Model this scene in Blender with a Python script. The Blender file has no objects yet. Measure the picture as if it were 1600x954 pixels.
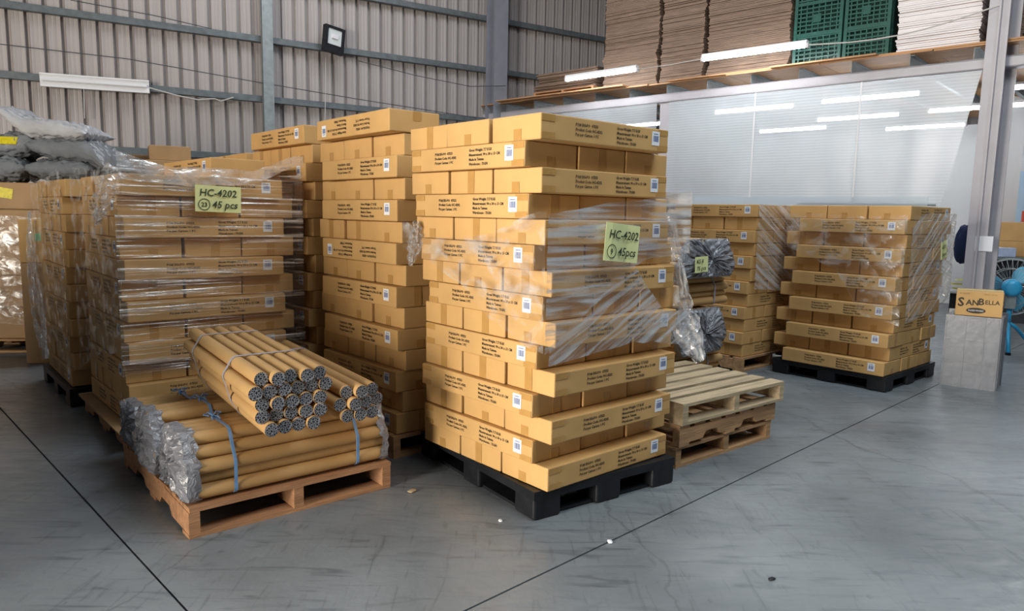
import bpy, bmesh, math, random
import numpy as np
from mathutils import Matrix, Vector, noise
random.seed(7)
SC = bpy.context.scene
COL = SC.collection
R = random.uniform
# ------------------------------------------------------------------ camera
FPX, PITCH, ROLL, H = 1128.0, 0.126, 0.019, 1.5
_c, _s = math.cos(ROLL), math.sin(ROLL)
FW = np.array([0, math.cos(PITCH), -math.sin(PITCH)])
U0 = np.array([0, math.sin(PITCH), math.cos(PITCH)])
R0 = np.array([1.0, 0, 0])
XR = _c * R0 + _s * U0
UP = _c * U0 - _s * R0
cam = bpy.data.cameras.new('camera')
cam.sensor_fit = 'HORIZONTAL'; cam.sensor_width = 36.0; cam.lens = FPX / 1600 * 36.0
cam.clip_start = 0.05; cam.clip_end = 200
cam_o = bpy.data.objects.new('camera', cam); COL.objects.link(cam_o)
m = Matrix.Identity(4)
for i in range(3):
    m[i][0] = XR[i]; m[i][1] = UP[i]; m[i][2] = -FW[i]
m[2][3] = H
cam_o.matrix_world = m
SC.camera = cam_o
# ------------------------------------------------------------------ world, lights, exposure
W = bpy.data.worlds.new('world'); SC.world = W; W.use_nodes = True
bg = W.node_tree.nodes['Background']
bg.inputs[0].default_value = (0.80, 0.88, 1.0, 1); bg.inputs[1].default_value = 0.045

def area_light(name, loc, aim, sx, sy, power, color):
    l = bpy.data.lights.new(name, 'AREA'); l.shape = 'RECTANGLE'; l.size = sx; l.size_y = sy
    l.energy = power; l.color = color
    o = bpy.data.objects.new(name, l); COL.objects.link(o); o.location = loc
    o.rotation_euler = (Vector(aim) - Vector(loc)).to_track_quat('-Z', 'Y').to_euler()
    return o
# daylight through the open loading door behind the photographer (floor to lintel), and two strips of
# translucent roof sheeting; all three lie outside the picture and the strips face straight down
area_light('loading_door_offscreen', (-6.2, -1.9, 1.75), (0.2, 4.2, 1.75), 3.2, 3.4, 1150, (1.0, 0.92, 0.80))
area_light('roof_light_offscreen', (2.9, 2.2, 6.8), (2.9, 2.201, 0), 3.0, 6.0, 330, (0.86, 0.95, 1.0))
area_light('rear_roof_light_offscreen', (-1.0, 9.0, 6.8), (-1.0, 9.001, 0), 6.0, 1.6, 170, (0.92, 0.95, 1.0))
VS = SC.view_settings
VS.view_transform = 'Standard'; VS.look = 'None'; VS.gamma = 1.0; VS.use_curve_mapping = False
VS.exposure = 0.42
SC.cycles.use_denoising = True
SC.cycles.max_bounces = 7; SC.cycles.transparent_max_bounces = 16
SC.cycles.sample_clamp_indirect = 6.0

# ------------------------------------------------------------------ pixel -> place helpers
def ray(u, v): return FW + XR * (u - 800) / FPX - UP * (v - 477) / FPX
def fl(u, v, z=0.0):
    d = ray(u, v); return np.array([0, 0, H]) + (z - H) / d[2] * d
def at_depth(u, v, Y):
    d = ray(u, v); return np.array([0, 0, H]) + Y / d[1] * d
def on_plane(u, v, A, d2):
    d = ray(u, v); n = np.array([-d2[1], d2[0]])
    t = np.dot(n, np.array(A[:2])) / np.dot(n, d[:2]); return np.array([0, 0, H]) + t * d

# ------------------------------------------------------------------ material helpers
def mat(name, col, rough=0.6, metal=0.0, var=0.0, scale=8.0, bump=0.0, bscale=30.0, stretch=None, spec=0.5, emit=None, estr=0.0, col2=None):
    M = bpy.data.materials.new(name); M.use_nodes = True
    nt = M.node_tree; N = nt.nodes; Lk = nt.links
    b = N['Principled BSDF']
    b.inputs['Base Color'].default_value = (*col, 1); b.inputs['Roughness'].default_value = rough
    b.inputs['Metallic'].default_value = metal; b.inputs['Specular IOR Level'].default_value = spec
    tc = N.new('ShaderNodeTexCoord'); mp = N.new('ShaderNodeMapping')
    Lk.new(tc.outputs['Object'], mp.inputs[0])
    if stretch: mp.inputs['Scale'].default_value = stretch
    if var > 0 or col2:
        n = N.new('ShaderNodeTexNoise'); n.inputs['Scale'].default_value = scale; n.inputs['Detail'].default_value = 6
        Lk.new(mp.outputs[0], n.inputs['Vector'])
        r = N.new('ShaderNodeValToRGB')
        c2 = col2 if col2 else tuple(c * (1 - var) for c in col)
        c1 = col if col2 else tuple(min(1, c * (1 + var)) for c in col)
        r.color_ramp.elements[0].color = (*c2, 1); r.color_ramp.elements[1].color = (*c1, 1)
        r.color_ramp.elements[0].position = 0.3; r.color_ramp.elements[1].position = 0.7
        Lk.new(n.outputs['Fac'], r.inputs[0]); Lk.new(r.outputs[0], b.inputs['Base Color'])
    if bump > 0:
        n2 = N.new('ShaderNodeTexNoise'); n2.inputs['Scale'].default_value = bscale; n2.inputs['Detail'].default_value = 4
        Lk.new(mp.outputs[0], n2.inputs['Vector'])
        bp = N.new('ShaderNodeBump'); bp.inputs['Strength'].default_value = bump; bp.inputs['Distance'].default_value = 0.02
        Lk.new(n2.outputs['Fac'], bp.inputs['Height']); Lk.new(bp.outputs[0], b.inputs['Normal'])
    if emit:
        b.inputs['Emission Color'].default_value = (*emit, 1); b.inputs['Emission Strength'].default_value = estr
    return M

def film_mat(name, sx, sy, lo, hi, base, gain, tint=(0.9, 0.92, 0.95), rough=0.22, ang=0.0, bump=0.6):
    """clear stretch film: mostly see-through, wrinkled streaks whiter, with painted-in highlights"""
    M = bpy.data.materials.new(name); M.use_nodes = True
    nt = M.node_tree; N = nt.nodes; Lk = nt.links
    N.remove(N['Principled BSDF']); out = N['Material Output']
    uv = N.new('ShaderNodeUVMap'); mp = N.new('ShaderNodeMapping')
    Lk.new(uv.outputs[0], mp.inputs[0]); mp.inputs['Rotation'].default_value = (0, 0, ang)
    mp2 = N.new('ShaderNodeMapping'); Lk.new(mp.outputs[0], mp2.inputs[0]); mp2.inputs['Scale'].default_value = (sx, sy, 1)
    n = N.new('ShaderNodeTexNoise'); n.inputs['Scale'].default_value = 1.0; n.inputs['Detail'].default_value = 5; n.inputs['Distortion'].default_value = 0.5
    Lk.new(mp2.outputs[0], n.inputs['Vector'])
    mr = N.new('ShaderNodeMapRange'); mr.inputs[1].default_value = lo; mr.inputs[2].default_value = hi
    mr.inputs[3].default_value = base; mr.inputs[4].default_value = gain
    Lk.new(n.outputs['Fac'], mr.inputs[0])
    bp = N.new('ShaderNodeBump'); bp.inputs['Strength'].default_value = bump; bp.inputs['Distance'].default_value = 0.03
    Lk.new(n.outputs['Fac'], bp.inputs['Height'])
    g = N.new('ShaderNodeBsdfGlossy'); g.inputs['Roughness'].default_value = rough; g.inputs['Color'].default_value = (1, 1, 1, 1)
    d = N.new('ShaderNodeBsdfDiffuse'); d.inputs['Color'].default_value = (*tint, 1)  # diffuse white puts part of the streak highlights into the colour
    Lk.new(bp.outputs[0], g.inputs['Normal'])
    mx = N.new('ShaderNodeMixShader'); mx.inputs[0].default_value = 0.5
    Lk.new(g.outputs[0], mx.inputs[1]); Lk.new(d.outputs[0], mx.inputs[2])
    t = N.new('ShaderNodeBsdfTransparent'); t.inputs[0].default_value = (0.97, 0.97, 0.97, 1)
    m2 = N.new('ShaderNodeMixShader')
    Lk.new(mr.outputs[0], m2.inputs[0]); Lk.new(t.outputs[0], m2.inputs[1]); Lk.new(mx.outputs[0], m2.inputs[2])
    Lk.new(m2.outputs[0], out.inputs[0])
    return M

M = {}
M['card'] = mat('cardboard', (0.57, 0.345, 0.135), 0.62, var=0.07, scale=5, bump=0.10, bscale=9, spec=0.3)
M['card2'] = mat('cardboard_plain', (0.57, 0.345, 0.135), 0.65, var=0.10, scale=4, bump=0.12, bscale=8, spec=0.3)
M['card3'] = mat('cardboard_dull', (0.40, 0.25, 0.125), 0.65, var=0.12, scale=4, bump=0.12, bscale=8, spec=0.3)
M['tape'] = mat('brown_packing_tape', (0.47, 0.265, 0.085), 0.25, var=0.06, scale=20, bump=0.1, bscale=40)
M['ink'] = mat('black_print', (0.05, 0.035, 0.02), 0.7)
M['paper'] = mat('white_label_paper', (0.80, 0.82, 0.86), 0.6)
M['bar'] = mat('barcode_ink', (0.10, 0.14, 0.30), 0.6)
M['note'] = mat('pale_green_note_paper', (0.70, 0.74, 0.36), 0.7, var=0.05, scale=6)
M['marker'] = mat('black_marker', (0.03, 0.05, 0.03), 0.6)
M['wood'] = mat('pallet_wood', (0.42, 0.24, 0.115), 0.75, var=0.30, scale=3, stretch=(1, 9, 9), bump=0.3, bscale=12)
M['wood_warm'] = mat('pallet_wood_orange', (0.40, 0.205, 0.10), 0.75, var=0.25, scale=3, stretch=(1, 9, 9), bump=0.3, bscale=12)
M['wood_pale'] = mat('pallet_wood_pale', (0.44, 0.34, 0.21), 0.75, var=0.28, scale=3, stretch=(1, 9, 9), bump=0.3, bscale=12)
M['black'] = mat('black_plastic', (0.011, 0.012, 0.015), 0.45, var=0.3, scale=12, bump=0.08, bscale=40, spec=0.3)
M['tube'] = mat('kraft_tube', (0.50, 0.305, 0.125), 0.55, var=0.06, scale=6, spec=0.35)
M['dark'] = mat('tube_inside', (0.05, 0.05, 0.055), 0.6)
M['strap'] = mat('blue_strap', (0.16, 0.33, 0.62), 0.4, var=0.15, scale=20)
M['strap_grey'] = mat('grey_strap', (0.36, 0.37, 0.44), 0.4, var=0.15, scale=20)
M['steel'] = mat('galvanised_steel', (0.26, 0.29, 0.30), 0.45, metal=0.3, var=0.15, scale=14)
M['girt'] = mat('dull_steel_girt', (0.13, 0.15, 0.16), 0.5, metal=0.3, var=0.2, scale=10)
M['paint'] = mat('grey_painted_steel', (0.44, 0.42, 0.45), 0.5, var=0.05, scale=5)
M['column'] = mat('blue_grey_painted_steel', (0.22, 0.23, 0.27), 0.45, var=0.08, scale=5)
M['clad'] = mat('mauve_grey_cladding', (0.37, 0.335, 0.325), 0.5, var=0.10, scale=2.0, stretch=(14, 14, 0.25))
M['ply'] = mat('plywood', (0.44, 0.235, 0.11), 0.7, var=0.2, scale=3, stretch=(1, 6, 6))
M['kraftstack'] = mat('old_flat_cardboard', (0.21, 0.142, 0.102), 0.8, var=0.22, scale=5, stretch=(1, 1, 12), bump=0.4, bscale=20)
M['whitestack'] = mat('white_flat_board', (0.76, 0.71, 0.71), 0.7, var=0.06, scale=5, stretch=(1, 1, 12), bump=0.3, bscale=20)
M['green'] = mat('dark_green_plastic', (0.008, 0.070, 0.052), 0.4, var=0.15, scale=10)
M['bag'] = mat('silver_grey_poly_bag', (0.20, 0.213, 0.228), 0.30, var=0.14, scale=5, bump=0.45, bscale=8, stretch=(1, 2.2, 1))
M['bag_l'] = mat('light_silver_poly_bag', (0.48, 0.48, 0.50), 0.30, var=0.12, scale=5, bump=0.45, bscale=8, stretch=(1, 2.2, 1))
M['yellow'] = mat('yellow_label', (0.70, 0.58, 0.02), 0.5, var=0.2, scale=30)
M['greenlabel'] = mat('green_label', (0.22, 0.48, 0.25), 0.6)
M['crate'] = mat('grey_plastic_crate', (0.16, 0.17, 0.195), 0.28, var=0.12, scale=6, bump=0.1, bscale=14)
M['crate_d'] = mat('dark_grey_plastic_crate', (0.06, 0.06, 0.065), 0.4, var=0.12, scale=6)
M['fan'] = mat('blue_fan_plastic', (0.03, 0.33, 0.60), 0.35)
M['blade'] = mat('blue_fan_blade', (0.10, 0.42, 0.62), 0.35)
M['wire'] = mat('steel_wire', (0.42, 0.44, 0.45), 0.35, metal=0.6)
M['cable'] = mat('dark_cable', (0.06, 0.06, 0.065), 0.6)
M['cable_l'] = mat('pale_cable', (0.50, 0.48, 0.46), 0.6)
M['white'] = mat('white_enamel', (0.72, 0.72, 0.74), 0.4)
M['wallw'] = mat('white_partition', (0.74, 0.76, 0.78), 0.7, var=0.03, scale=2)
M['lamp'] = mat('lit_fluorescent_tube', (1, 1, 1), 0.4, emit=(0.93, 0.97, 1.0), estr=36)
M['glassw'] = mat('floodlight_glass', (0.62, 0.66, 0.66), 0.15)
M['navy'] = mat('navy_cloth', (0.012, 0.022, 0.075), 0.9, bump=0.3, bscale=12)
M['yellowbag'] = mat('yellow_plastic_bag', (0.62, 0.60, 0.10), 0.3, bump=0.8, bscale=14)
M['bluecard'] = mat('blue_white_carton', (0.42, 0.50, 0.68), 0.5, var=0.3, scale=6)
M['paleblue'] = mat('pale_blue_board', (0.50, 0.68, 0.85), 0.6)
M['red'] = mat('red_plastic', (0.40, 0.05, 0.02), 0.5)
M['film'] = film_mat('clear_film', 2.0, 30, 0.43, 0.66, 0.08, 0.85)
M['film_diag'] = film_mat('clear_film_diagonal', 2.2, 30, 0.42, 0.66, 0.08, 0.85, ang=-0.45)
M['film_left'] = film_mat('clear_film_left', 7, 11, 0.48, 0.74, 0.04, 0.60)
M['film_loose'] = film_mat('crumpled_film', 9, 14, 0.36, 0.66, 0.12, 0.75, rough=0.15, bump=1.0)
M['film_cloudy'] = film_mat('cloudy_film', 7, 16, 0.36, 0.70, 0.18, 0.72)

def core_mat():
    Mx = bpy.data.materials.new('honeycomb_core'); Mx.use_nodes = True
    nt = Mx.node_tree; N = nt.nodes; Lk = nt.links; b = N['Principled BSDF']
    tc = N.new('ShaderNodeTexCoord'); v = N.new('ShaderNodeTexVoronoi'); v.feature = 'DISTANCE_TO_EDGE'; v.inputs['Scale'].default_value = 95
    Lk.new(tc.outputs['Object'], v.inputs['Vector'])
    r = N.new('ShaderNodeValToRGB'); r.color_ramp.elements[0].color = (0.30, 0.31, 0.34, 1); r.color_ramp.elements[1].color = (0.015, 0.015, 0.02, 1)  # dark cells paint in the shade of the recessed comb
    r.color_ramp.elements[0].position = 0.04; r.color_ramp.elements[1].position = 0.16
    Lk.new(v.outputs['Distance'], r.inputs[0]); Lk.new(r.outputs[0], b.inputs['Base Color'])
    b.inputs['Roughness'].default_value = 0.3
    return Mx
M['core'] = core_mat()

def crinkle_mat():
    Mx = bpy.data.materials.new('crinkled_clear_wrap'); Mx.use_nodes = True
    nt = Mx.node_tree; N = nt.nodes; Lk = nt.links; b = N['Principled BSDF']
    tc = N.new('ShaderNodeTexCoord'); n = N.new('ShaderNodeTexNoise'); n.inputs['Scale'].default_value = 20; n.inputs['Detail'].default_value = 5; n.inputs['Distortion'].default_value = 1.2
    Lk.new(tc.outputs['Object'], n.inputs['Vector'])
    b.inputs['Base Color'].default_value = (0.22, 0.225, 0.25, 1); b.inputs['Specular IOR Level'].default_value = 0.9
    b.inputs['Roughness'].default_value = 0.10
    bp = N.new('ShaderNodeBump'); bp.inputs['Strength'].default_value = 0.9; bp.inputs['Distance'].default_value = 0.02
    Lk.new(n.outputs['Fac'], bp.inputs['Height']); Lk.new(bp.outputs[0], b.inputs['Normal'])
    return Mx
M['crinkle'] = crinkle_mat()

def floor_mat():
    Mx = bpy.data.materials.new('painted_concrete'); Mx.use_nodes = True
    nt = Mx.node_tree; N = nt.nodes; Lk = nt.links; b = N['Principled BSDF']
    geo = N.new('ShaderNodeNewGeometry'); P = geo.outputs['Position']
    def nz(scale, det=6, dist=0.0, st=None, rot=0.0):
        mp = N.new('ShaderNodeMapping'); Lk.new(P, mp.inputs[0])
        if st: mp.inputs['Scale'].default_value = st
        mp.inputs['Rotation'].default_value = (0, 0, rot)
        n = N.new('ShaderNodeTexNoise'); n.inputs['Scale'].default_value = scale; n.inputs['Detail'].default_value = det; n.inputs['Distortion'].default_value = dist
        Lk.new(mp.outputs[0], n.inputs['Vector']); return n.outputs['Fac']
    def ramp(f, p0, c0, p1, c1):
        r = N.new('ShaderNodeValToRGB'); r.color_ramp.elements[0].position = p0; r.color_ramp.elements[1].position = p1
        r.color_ramp.elements[0].color = (*c0, 1); r.color_ramp.elements[1].color = (*c1, 1); Lk.new(f, r.inputs[0]); return r.outputs[0]
    def mix(a, bb, f, mode='MULTIPLY'):
        x = N.new('ShaderNodeMix'); x.data_type = 'RGBA'; x.blend_type = mode; x.inputs[0].default_value = f
        Lk.new(a, x.inputs[6]); Lk.new(bb, x.inputs[7]); return x.outputs[2]
    base = ramp(nz(1.1, 8, 0.4), 0.32, (0.122, 0.139, 0.153), 0.70, (0.212, 0.235, 0.252))
    sc1 = ramp(nz(2.2, 10, 1.5, (1, 7, 1), 0.6), 0.56, (1, 1, 1), 0.76, (0.55, 0.57, 0.59))
    sc2 = ramp(nz(3.0, 10, 1.2, (8, 1, 1), 0.3), 0.58, (1, 1, 1), 0.78, (0.60, 0.61, 0.62))
    spots = ramp(nz(14, 3, 0.2), 0.68, (1, 1, 1), 0.80, (0.60, 0.60, 0.60))
    c = mix(mix(mix(base, sc1, 1.0), sc2, 1.0), spots, 1.0)
    # hairline cracks
    v = N.new('ShaderNodeTexVoronoi'); v.feature = 'DISTANCE_TO_EDGE'; v.inputs['Scale'].default_value = 0.42
    dm = N.new('ShaderNodeMapping'); Lk.new(P, dm.inputs[0]); dm.inputs['Location'].default_value = (3.1, 1.7, 0)
    nn = N.new('ShaderNodeTexNoise'); nn.inputs['Scale'].default_value = 1.6; nn.inputs['Detail'].default_value = 6; Lk.new(P, nn.inputs['Vector'])
    ad = N.new('ShaderNodeVectorMath'); ad.operation = 'MULTIPLY_ADD'; Lk.new(nn.outputs['Color'], ad.inputs[0]); ad.inputs[1].default_value = (0.5, 0.5, 0); Lk.new(dm.outputs[0], ad.inputs[2])
    Lk.new(ad.outputs[0], v.inputs['Vector'])
    cr = ramp(v.outputs['Distance'], 0.0, (0.5, 0.5, 0.5), 0.0022, (1, 1, 1))
    c = mix(c, cr, 0.6)
    Lk.new(c, b.inputs['Base Color'])
    mr = N.new('ShaderNodeMapRange'); mr.inputs[1].default_value = 0.35; mr.inputs[2].default_value = 0.7; mr.inputs[3].default_value = 0.30; mr.inputs[4].default_value = 0.48
    Lk.new(nz(5, 8, 0.8, (1, 3, 1), 0.7), mr.inputs[0]); Lk.new(mr.outputs[0], b.inputs['Roughness'])
    bp = N.new('ShaderNodeBump'); bp.inputs['Strength'].default_value = 0.12; bp.inputs['Distance'].default_value = 0.01
    Lk.new(nz(26, 6), bp.inputs['Height']); Lk.new(bp.outputs[0], b.inputs['Normal'])
    b.inputs['Specular IOR Level'].default_value = 0.6
    return Mx
M['floor'] = floor_mat()

def sheet_mat():
    """translucent woven plastic curtain"""
    Mx = bpy.data.materials.new('translucent_mesh_sheet'); Mx.use_nodes = True
    nt = Mx.node_tree; N = nt.nodes; Lk = nt.links; N.remove(N['Principled BSDF']); out = N['Material Output']
    uv = N.new('ShaderNodeUVMap')
    w = N.new('ShaderNodeTexWave'); w.wave_type = 'BANDS'; w.bands_direction = 'Y'; w.inputs['Scale'].default_value = 9.0; w.inputs['Distortion'].default_value = 1.6; w.inputs['Detail'].default_value = 2; w.inputs['Detail Scale'].default_value = 0.6
    Lk.new(uv.outputs[0], w.inputs['Vector'])
    n = N.new('ShaderNodeTexNoise'); n.inputs['Scale'].default_value = 1.6; n.inputs['Detail'].default_value = 4; Lk.new(uv.outputs[0], n.inputs['Vector'])
    mr = N.new('ShaderNodeMapRange'); mr.inputs[1].default_value = 0.0; mr.inputs[2].default_value = 1.0; mr.inputs[3].default_value = 0.50; mr.inputs[4].default_value = 0.62
    Lk.new(w.outputs['Fac'], mr.inputs[0])
    ma = N.new('ShaderNodeMath'); ma.operation = 'MULTIPLY_ADD'; Lk.new(n.outputs['Fac'], ma.inputs[0]); ma.inputs[1].default_value = 0.25; Lk.new(mr.outputs[0], ma.inputs[2])
    tl = N.new('ShaderNodeBsdfTranslucent'); tl.inputs[0].default_value = (0.80, 0.86, 0.90, 1)
    df = N.new('ShaderNodeBsdfDiffuse'); df.inputs[0].default_value = (0.72, 0.75, 0.78, 1)
    gl = N.new('ShaderNodeBsdfGlossy'); gl.inputs['Roughness'].default_value = 0.35
    tr = N.new('ShaderNodeBsdfTransparent'); tr.inputs[0].default_value = (0.93, 0.96, 0.98, 1)
    m1 = N.new('ShaderNodeMixShader'); m1.inputs[0].default_value = 0.55; Lk.new(df.outputs[0], m1.inputs[1]); Lk.new(tl.outputs[0], m1.inputs[2])
    m0 = N.new('ShaderNodeMixShader'); m0.inputs[0].default_value = 0.06; Lk.new(m1.outputs[0], m0.inputs[1]); Lk.new(gl.outputs[0], m0.inputs[2])
    m2 = N.new('ShaderNodeMixShader'); Lk.new(ma.outputs[0], m2.inputs[0]); Lk.new(tr.outputs[0], m2.inputs[1]); Lk.new(m0.outputs[0], m2.inputs[2])
    Lk.new(m2.outputs[0], out.inputs[0])
    return Mx
M['sheet'] = sheet_mat()

# ------------------------------------------------------------------ mesh helpers
class MB:
    def __init__(self): self.v = []; self.f = []; self.uv = None
    def box(self, x0, x1, y0, y1, z0, z1, j=0.0):
        n = len(self.v)
        for z in (z0, z1):
            for (x, y) in ((x0, y0), (x1, y0), (x1, y1), (x0, y1)):
                self.v.append((x + R(-j, j), y + R(-j, j), z + R(-j, j)))
        self.f += [tuple(n + i for i in q) for q in ((3, 2, 1, 0), (4, 5, 6, 7), (0, 1, 5, 4), (1, 2, 6, 5), (2, 3, 7, 6), (3, 0, 4, 7))]
        return self
    def tube(self, pts, r, seg=8, cap=True):
        pts = [Vector(p) for p in pts]; n0 = len(self.v)
        for i, p in enumerate(pts):
            t = (pts[min(i + 1, len(pts) - 1)] - pts[max(i - 1, 0)]).normalized()
            a = t.orthogonal().normalized() if abs(t.z) > 0.99 else t.cross(Vector((0, 0, 1))).normalized()
            b = t.cross(a)
            rr = r[i] if isinstance(r, (list, tuple)) else r
            for k in range(seg):
                an = 2 * math.pi * k / seg
                self.v.append(tuple(p + a * rr * math.cos(an) + b * rr * math.sin(an)))
        for i in range(len(pts) - 1):
            for k in range(seg):
                k2 = (k + 1) % seg
                self.f.append((n0 + i * seg + k, n0 + i * seg + k2, n0 + (i + 1) * seg + k2, n0 + (i + 1) * seg + k))
        if cap:
            self.f.append(tuple(n0 + k for k in range(seg))[::-1]); e = n0 + (len(pts) - 1) * seg
            self.f.append(tuple(e + k for k in range(seg)))
        return self
    def prism(self, poly, y0, y1):     # polygon in x,z swept along y
        n = len(self.v); k = len(poly)
        for y in (y0, y1):
            for (x, z) in poly: self.v.append((x, y, z))
        self.f.append(tuple(range(n, n + k))); self.f.append(tuple(range(n + 2 * k - 1, n + k - 1, -1)))
        for i in range(k):
            j = (i + 1) % k; self.f.append((n + i, n + k + i, n + k + j, n + j))
        return self
    def mesh(self, name, material, smooth=False):
        me = bpy.data.meshes.new(name); me.from_pydata(self.v, [], self.f); me.materials.append(material)
        if smooth:
            for p in me.polygons: p.use_smooth = True
        me.update(); return me
    def build(self, name, material, parent=None, smooth=False, **kw):
        return link(name, self.mesh(name, material, smooth), parent, **kw)

def link(name, me, parent=None, loc=(0, 0, 0), rz=0.0, rot=None):
    o = bpy.data.objects.new(name, me); COL.objects.link(o)
    if parent: o.parent = parent
    o.location = tuple(float(q) for q in loc); o.rotation_euler = rot if rot else (0, 0, rz)
    return o
def empty(name, loc=(0, 0, 0), rz=0.0, rot=None):
    o = bpy.data.objects.new(name, None); COL.objects.link(o); o.empty_display_size = 0.1
    o.location = tuple(float(q) for q in loc); o.rotation_euler = rot if rot else (0, 0, rz); return o
def tag(o, label=None, cat=None, group=None, kind=None):
    if label: o['label'] = label
    if cat: o['category'] = cat
    if group: o['group'] = group
    if kind: o['kind'] = kind
    return o
def bevel_box(name, sx, sy, sz, bev, material, seg=1, jit=0.0, bulge=0.0):
    bm = bmesh.new(); bmesh.ops.create_cube(bm, size=1.0)
    for v in bm.verts:
        v.co = Vector((v.co.x * sx, v.co.y * sy, (v.co.z + 0.5) * sz)) + Vector((R(-jit, jit), R(-jit, jit), 0))
    bmesh.ops.bevel(bm, geom=list(bm.edges), offset=bev, segments=seg, affect='EDGES', profile=0.5)
    me = bpy.data.meshes.new(name); bm.to_mesh(me); bm.free(); me.materials.append(material); return me
def text_mesh(lines, size, material, name, spacing=1.28, align='LEFT', shear=0.0, res=1, bold=0.0):
    vs, fs = [], []
    for i, ln in enumerate(lines):
        cu = bpy.data.curves.new('t', 'FONT'); cu.body = ln; cu.size = size; cu.align_x = align; cu.resolution_u = res; cu.shear = shear; cu.offset = bold
        o = bpy.data.objects.new('t', cu); COL.objects.link(o)
        bpy.context.view_layer.update()
        me = bpy.data.meshes.new_from_object(o.evaluated_get(bpy.context.evaluated_depsgraph_get()))
        n = len(vs)
        for v in me.vertices: vs.append((v.co.x, 0.0, v.co.y - i * size * spacing))
        for p in me.polygons: fs.append(tuple(n + k for k in p.vertices))
        bpy.data.objects.remove(o); bpy.data.curves.remove(cu); bpy.data.meshes.remove(me)
    me = bpy.data.meshes.new(name); me.from_pydata(vs, [], fs); me.materials.append(material); return me
def join_text(parts, name, material):
    vs, fs = [], []
    for me, dx, dz in parts:
        n = len(vs)
        for v in me.vertices: vs.append((v.co.x + dx, v.co.y, v.co.z + dz))
        for p in me.polygons: fs.append(tuple(n + k for k in p.vertices))
    out = bpy.data.meshes.new(name); out.from_pydata(vs, [], fs); out.materials.append(material); return out
def ordinal(n):
    return str(n) + ('th' if 10 <= n % 100 <= 20 else {1: 'st', 2: 'nd', 3: 'rd'}.get(n % 10, 'th'))
def hull(pts):
    pts = sorted(set((round(x, 5), round(y, 5)) for x, y in pts))
    def half(ps):
        h = []
        for p in ps:
            while len(h) >= 2 and (h[-1][0] - h[-2][0]) * (p[1] - h[-2][1]) - (h[-1][1] - h[-2][1]) * (p[0] - h[-2][0]) <= 0: h.pop()
            h.append(p)
        return h[:-1]
    return half(pts) + half(pts[::-1])

# ================================================================== SETTING
# floor slabs between saw-cut joints
J = math.radians(44.1)
ja, jb = np.array([math.cos(J), math.sin(J)]), np.array([-math.sin(J), math.cos(J)])
p1 = fl(800, 918.5)[:2]; p2 = fl(150, 799.5)[:2]
# crossing of the two joints
cross = p1 + ja * np.dot(p2 - p1, ja)
floor = MB().box(-26, 26, -14, 36, -0.3, -0.02).build('floor', M['dark'])
tag(floor, 'grey painted concrete warehouse floor with dark joints', 'floor', kind='structure')
S = 6.0; gap = 0.005
slab_me = MB().box(gap, S - gap, gap, S - gap, -0.02, 0.0).mesh('slab', M['floor'])
for i in range(-3, 4):
    for k in range(-3, 5):
        q = cross + ja * S * i + jb * S * k
        link('slab', slab_me, floor, (q[0], q[1], 0), J)

# corrugated rear wall
WA = math.radians(31.5)
w2 = np.array([math.cos(WA), math.sin(WA)]); W0 = np.array([-0.3, 13.3])
wall = empty('wall_back', (W0[0], W0[1], 0), WA)
tag(wall, 'mauve grey corrugated metal wall with steel girts', 'wall', kind='structure')
P_ = 0.20
def clad_mesh(h):
    v, f = [], []
    prof = []
    for k in range(4):
        x = k * P_
        prof += [(x, 0.0), (x + 0.004, 0.0), (x + 0.035, 0.003), (x + 0.045, 0.006), (x + 0.055, 0.003), (x + 0.085, 0.003), (x + 0.095, 0.006), (x + 0.105, 0.003), (x + 0.136, 0.0), (x + 0.140, 0.0), (x + 0.150, 0.055), (x + 0.190, 0.055)]
    prof.append((4 * P_, 0.0))
    for x, y in prof:
        v.append((x, y, 0.0)); v.append((x, y, h))
    for i in range(len(prof) - 1): f.append((2 * i, 2 * i + 2, 2 * i + 3, 2 * i + 1))
    me = bpy.data.meshes.new('cladding_sheet'); me.from_pydata(v, [], f); me.materials.append(M['clad']); return me
cm = clad_mesh(7.0)
for i in range(-14, 12): link('cladding_sheet', cm, wall, (i * 0.8, 0.0, 0))
gm = MB().box(-11.2, 9.6, -0.10, -0.005, -0.045, 0.045)
gm.box(-11.2, 9.6, -0.115, -0.10, -0.045, -0.03)
gme = gm.mesh('girt', M['girt'])
for z in (0.54, 1.40, 2.265, 3.13, 3.99, 4.855, 5.72): link('girt', gme, wall, (0, 0, z))
def hsec(wf, d, t, h):   # H section standing up, flange faces along -y / +y
    return MB().box(-wf / 2, wf / 2, -d / 2, -d / 2 + t, 0, h).box(-wf / 2, wf / 2, d / 2 - t, d / 2, 0, h).box(-t / 2, t / 2, -d / 2 + t, d / 2 - t, 0, h)
hsec(0.15, 0.10, 0.012, 7.0).build('wind_post', M['steel'], wall, loc=(-4.07, -0.17, 0))
hsec(0.26, 0.30, 0.016, 7.0).build('portal_column', M['column'], wall, loc=(-0.22, -0.27, 0))

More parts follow.
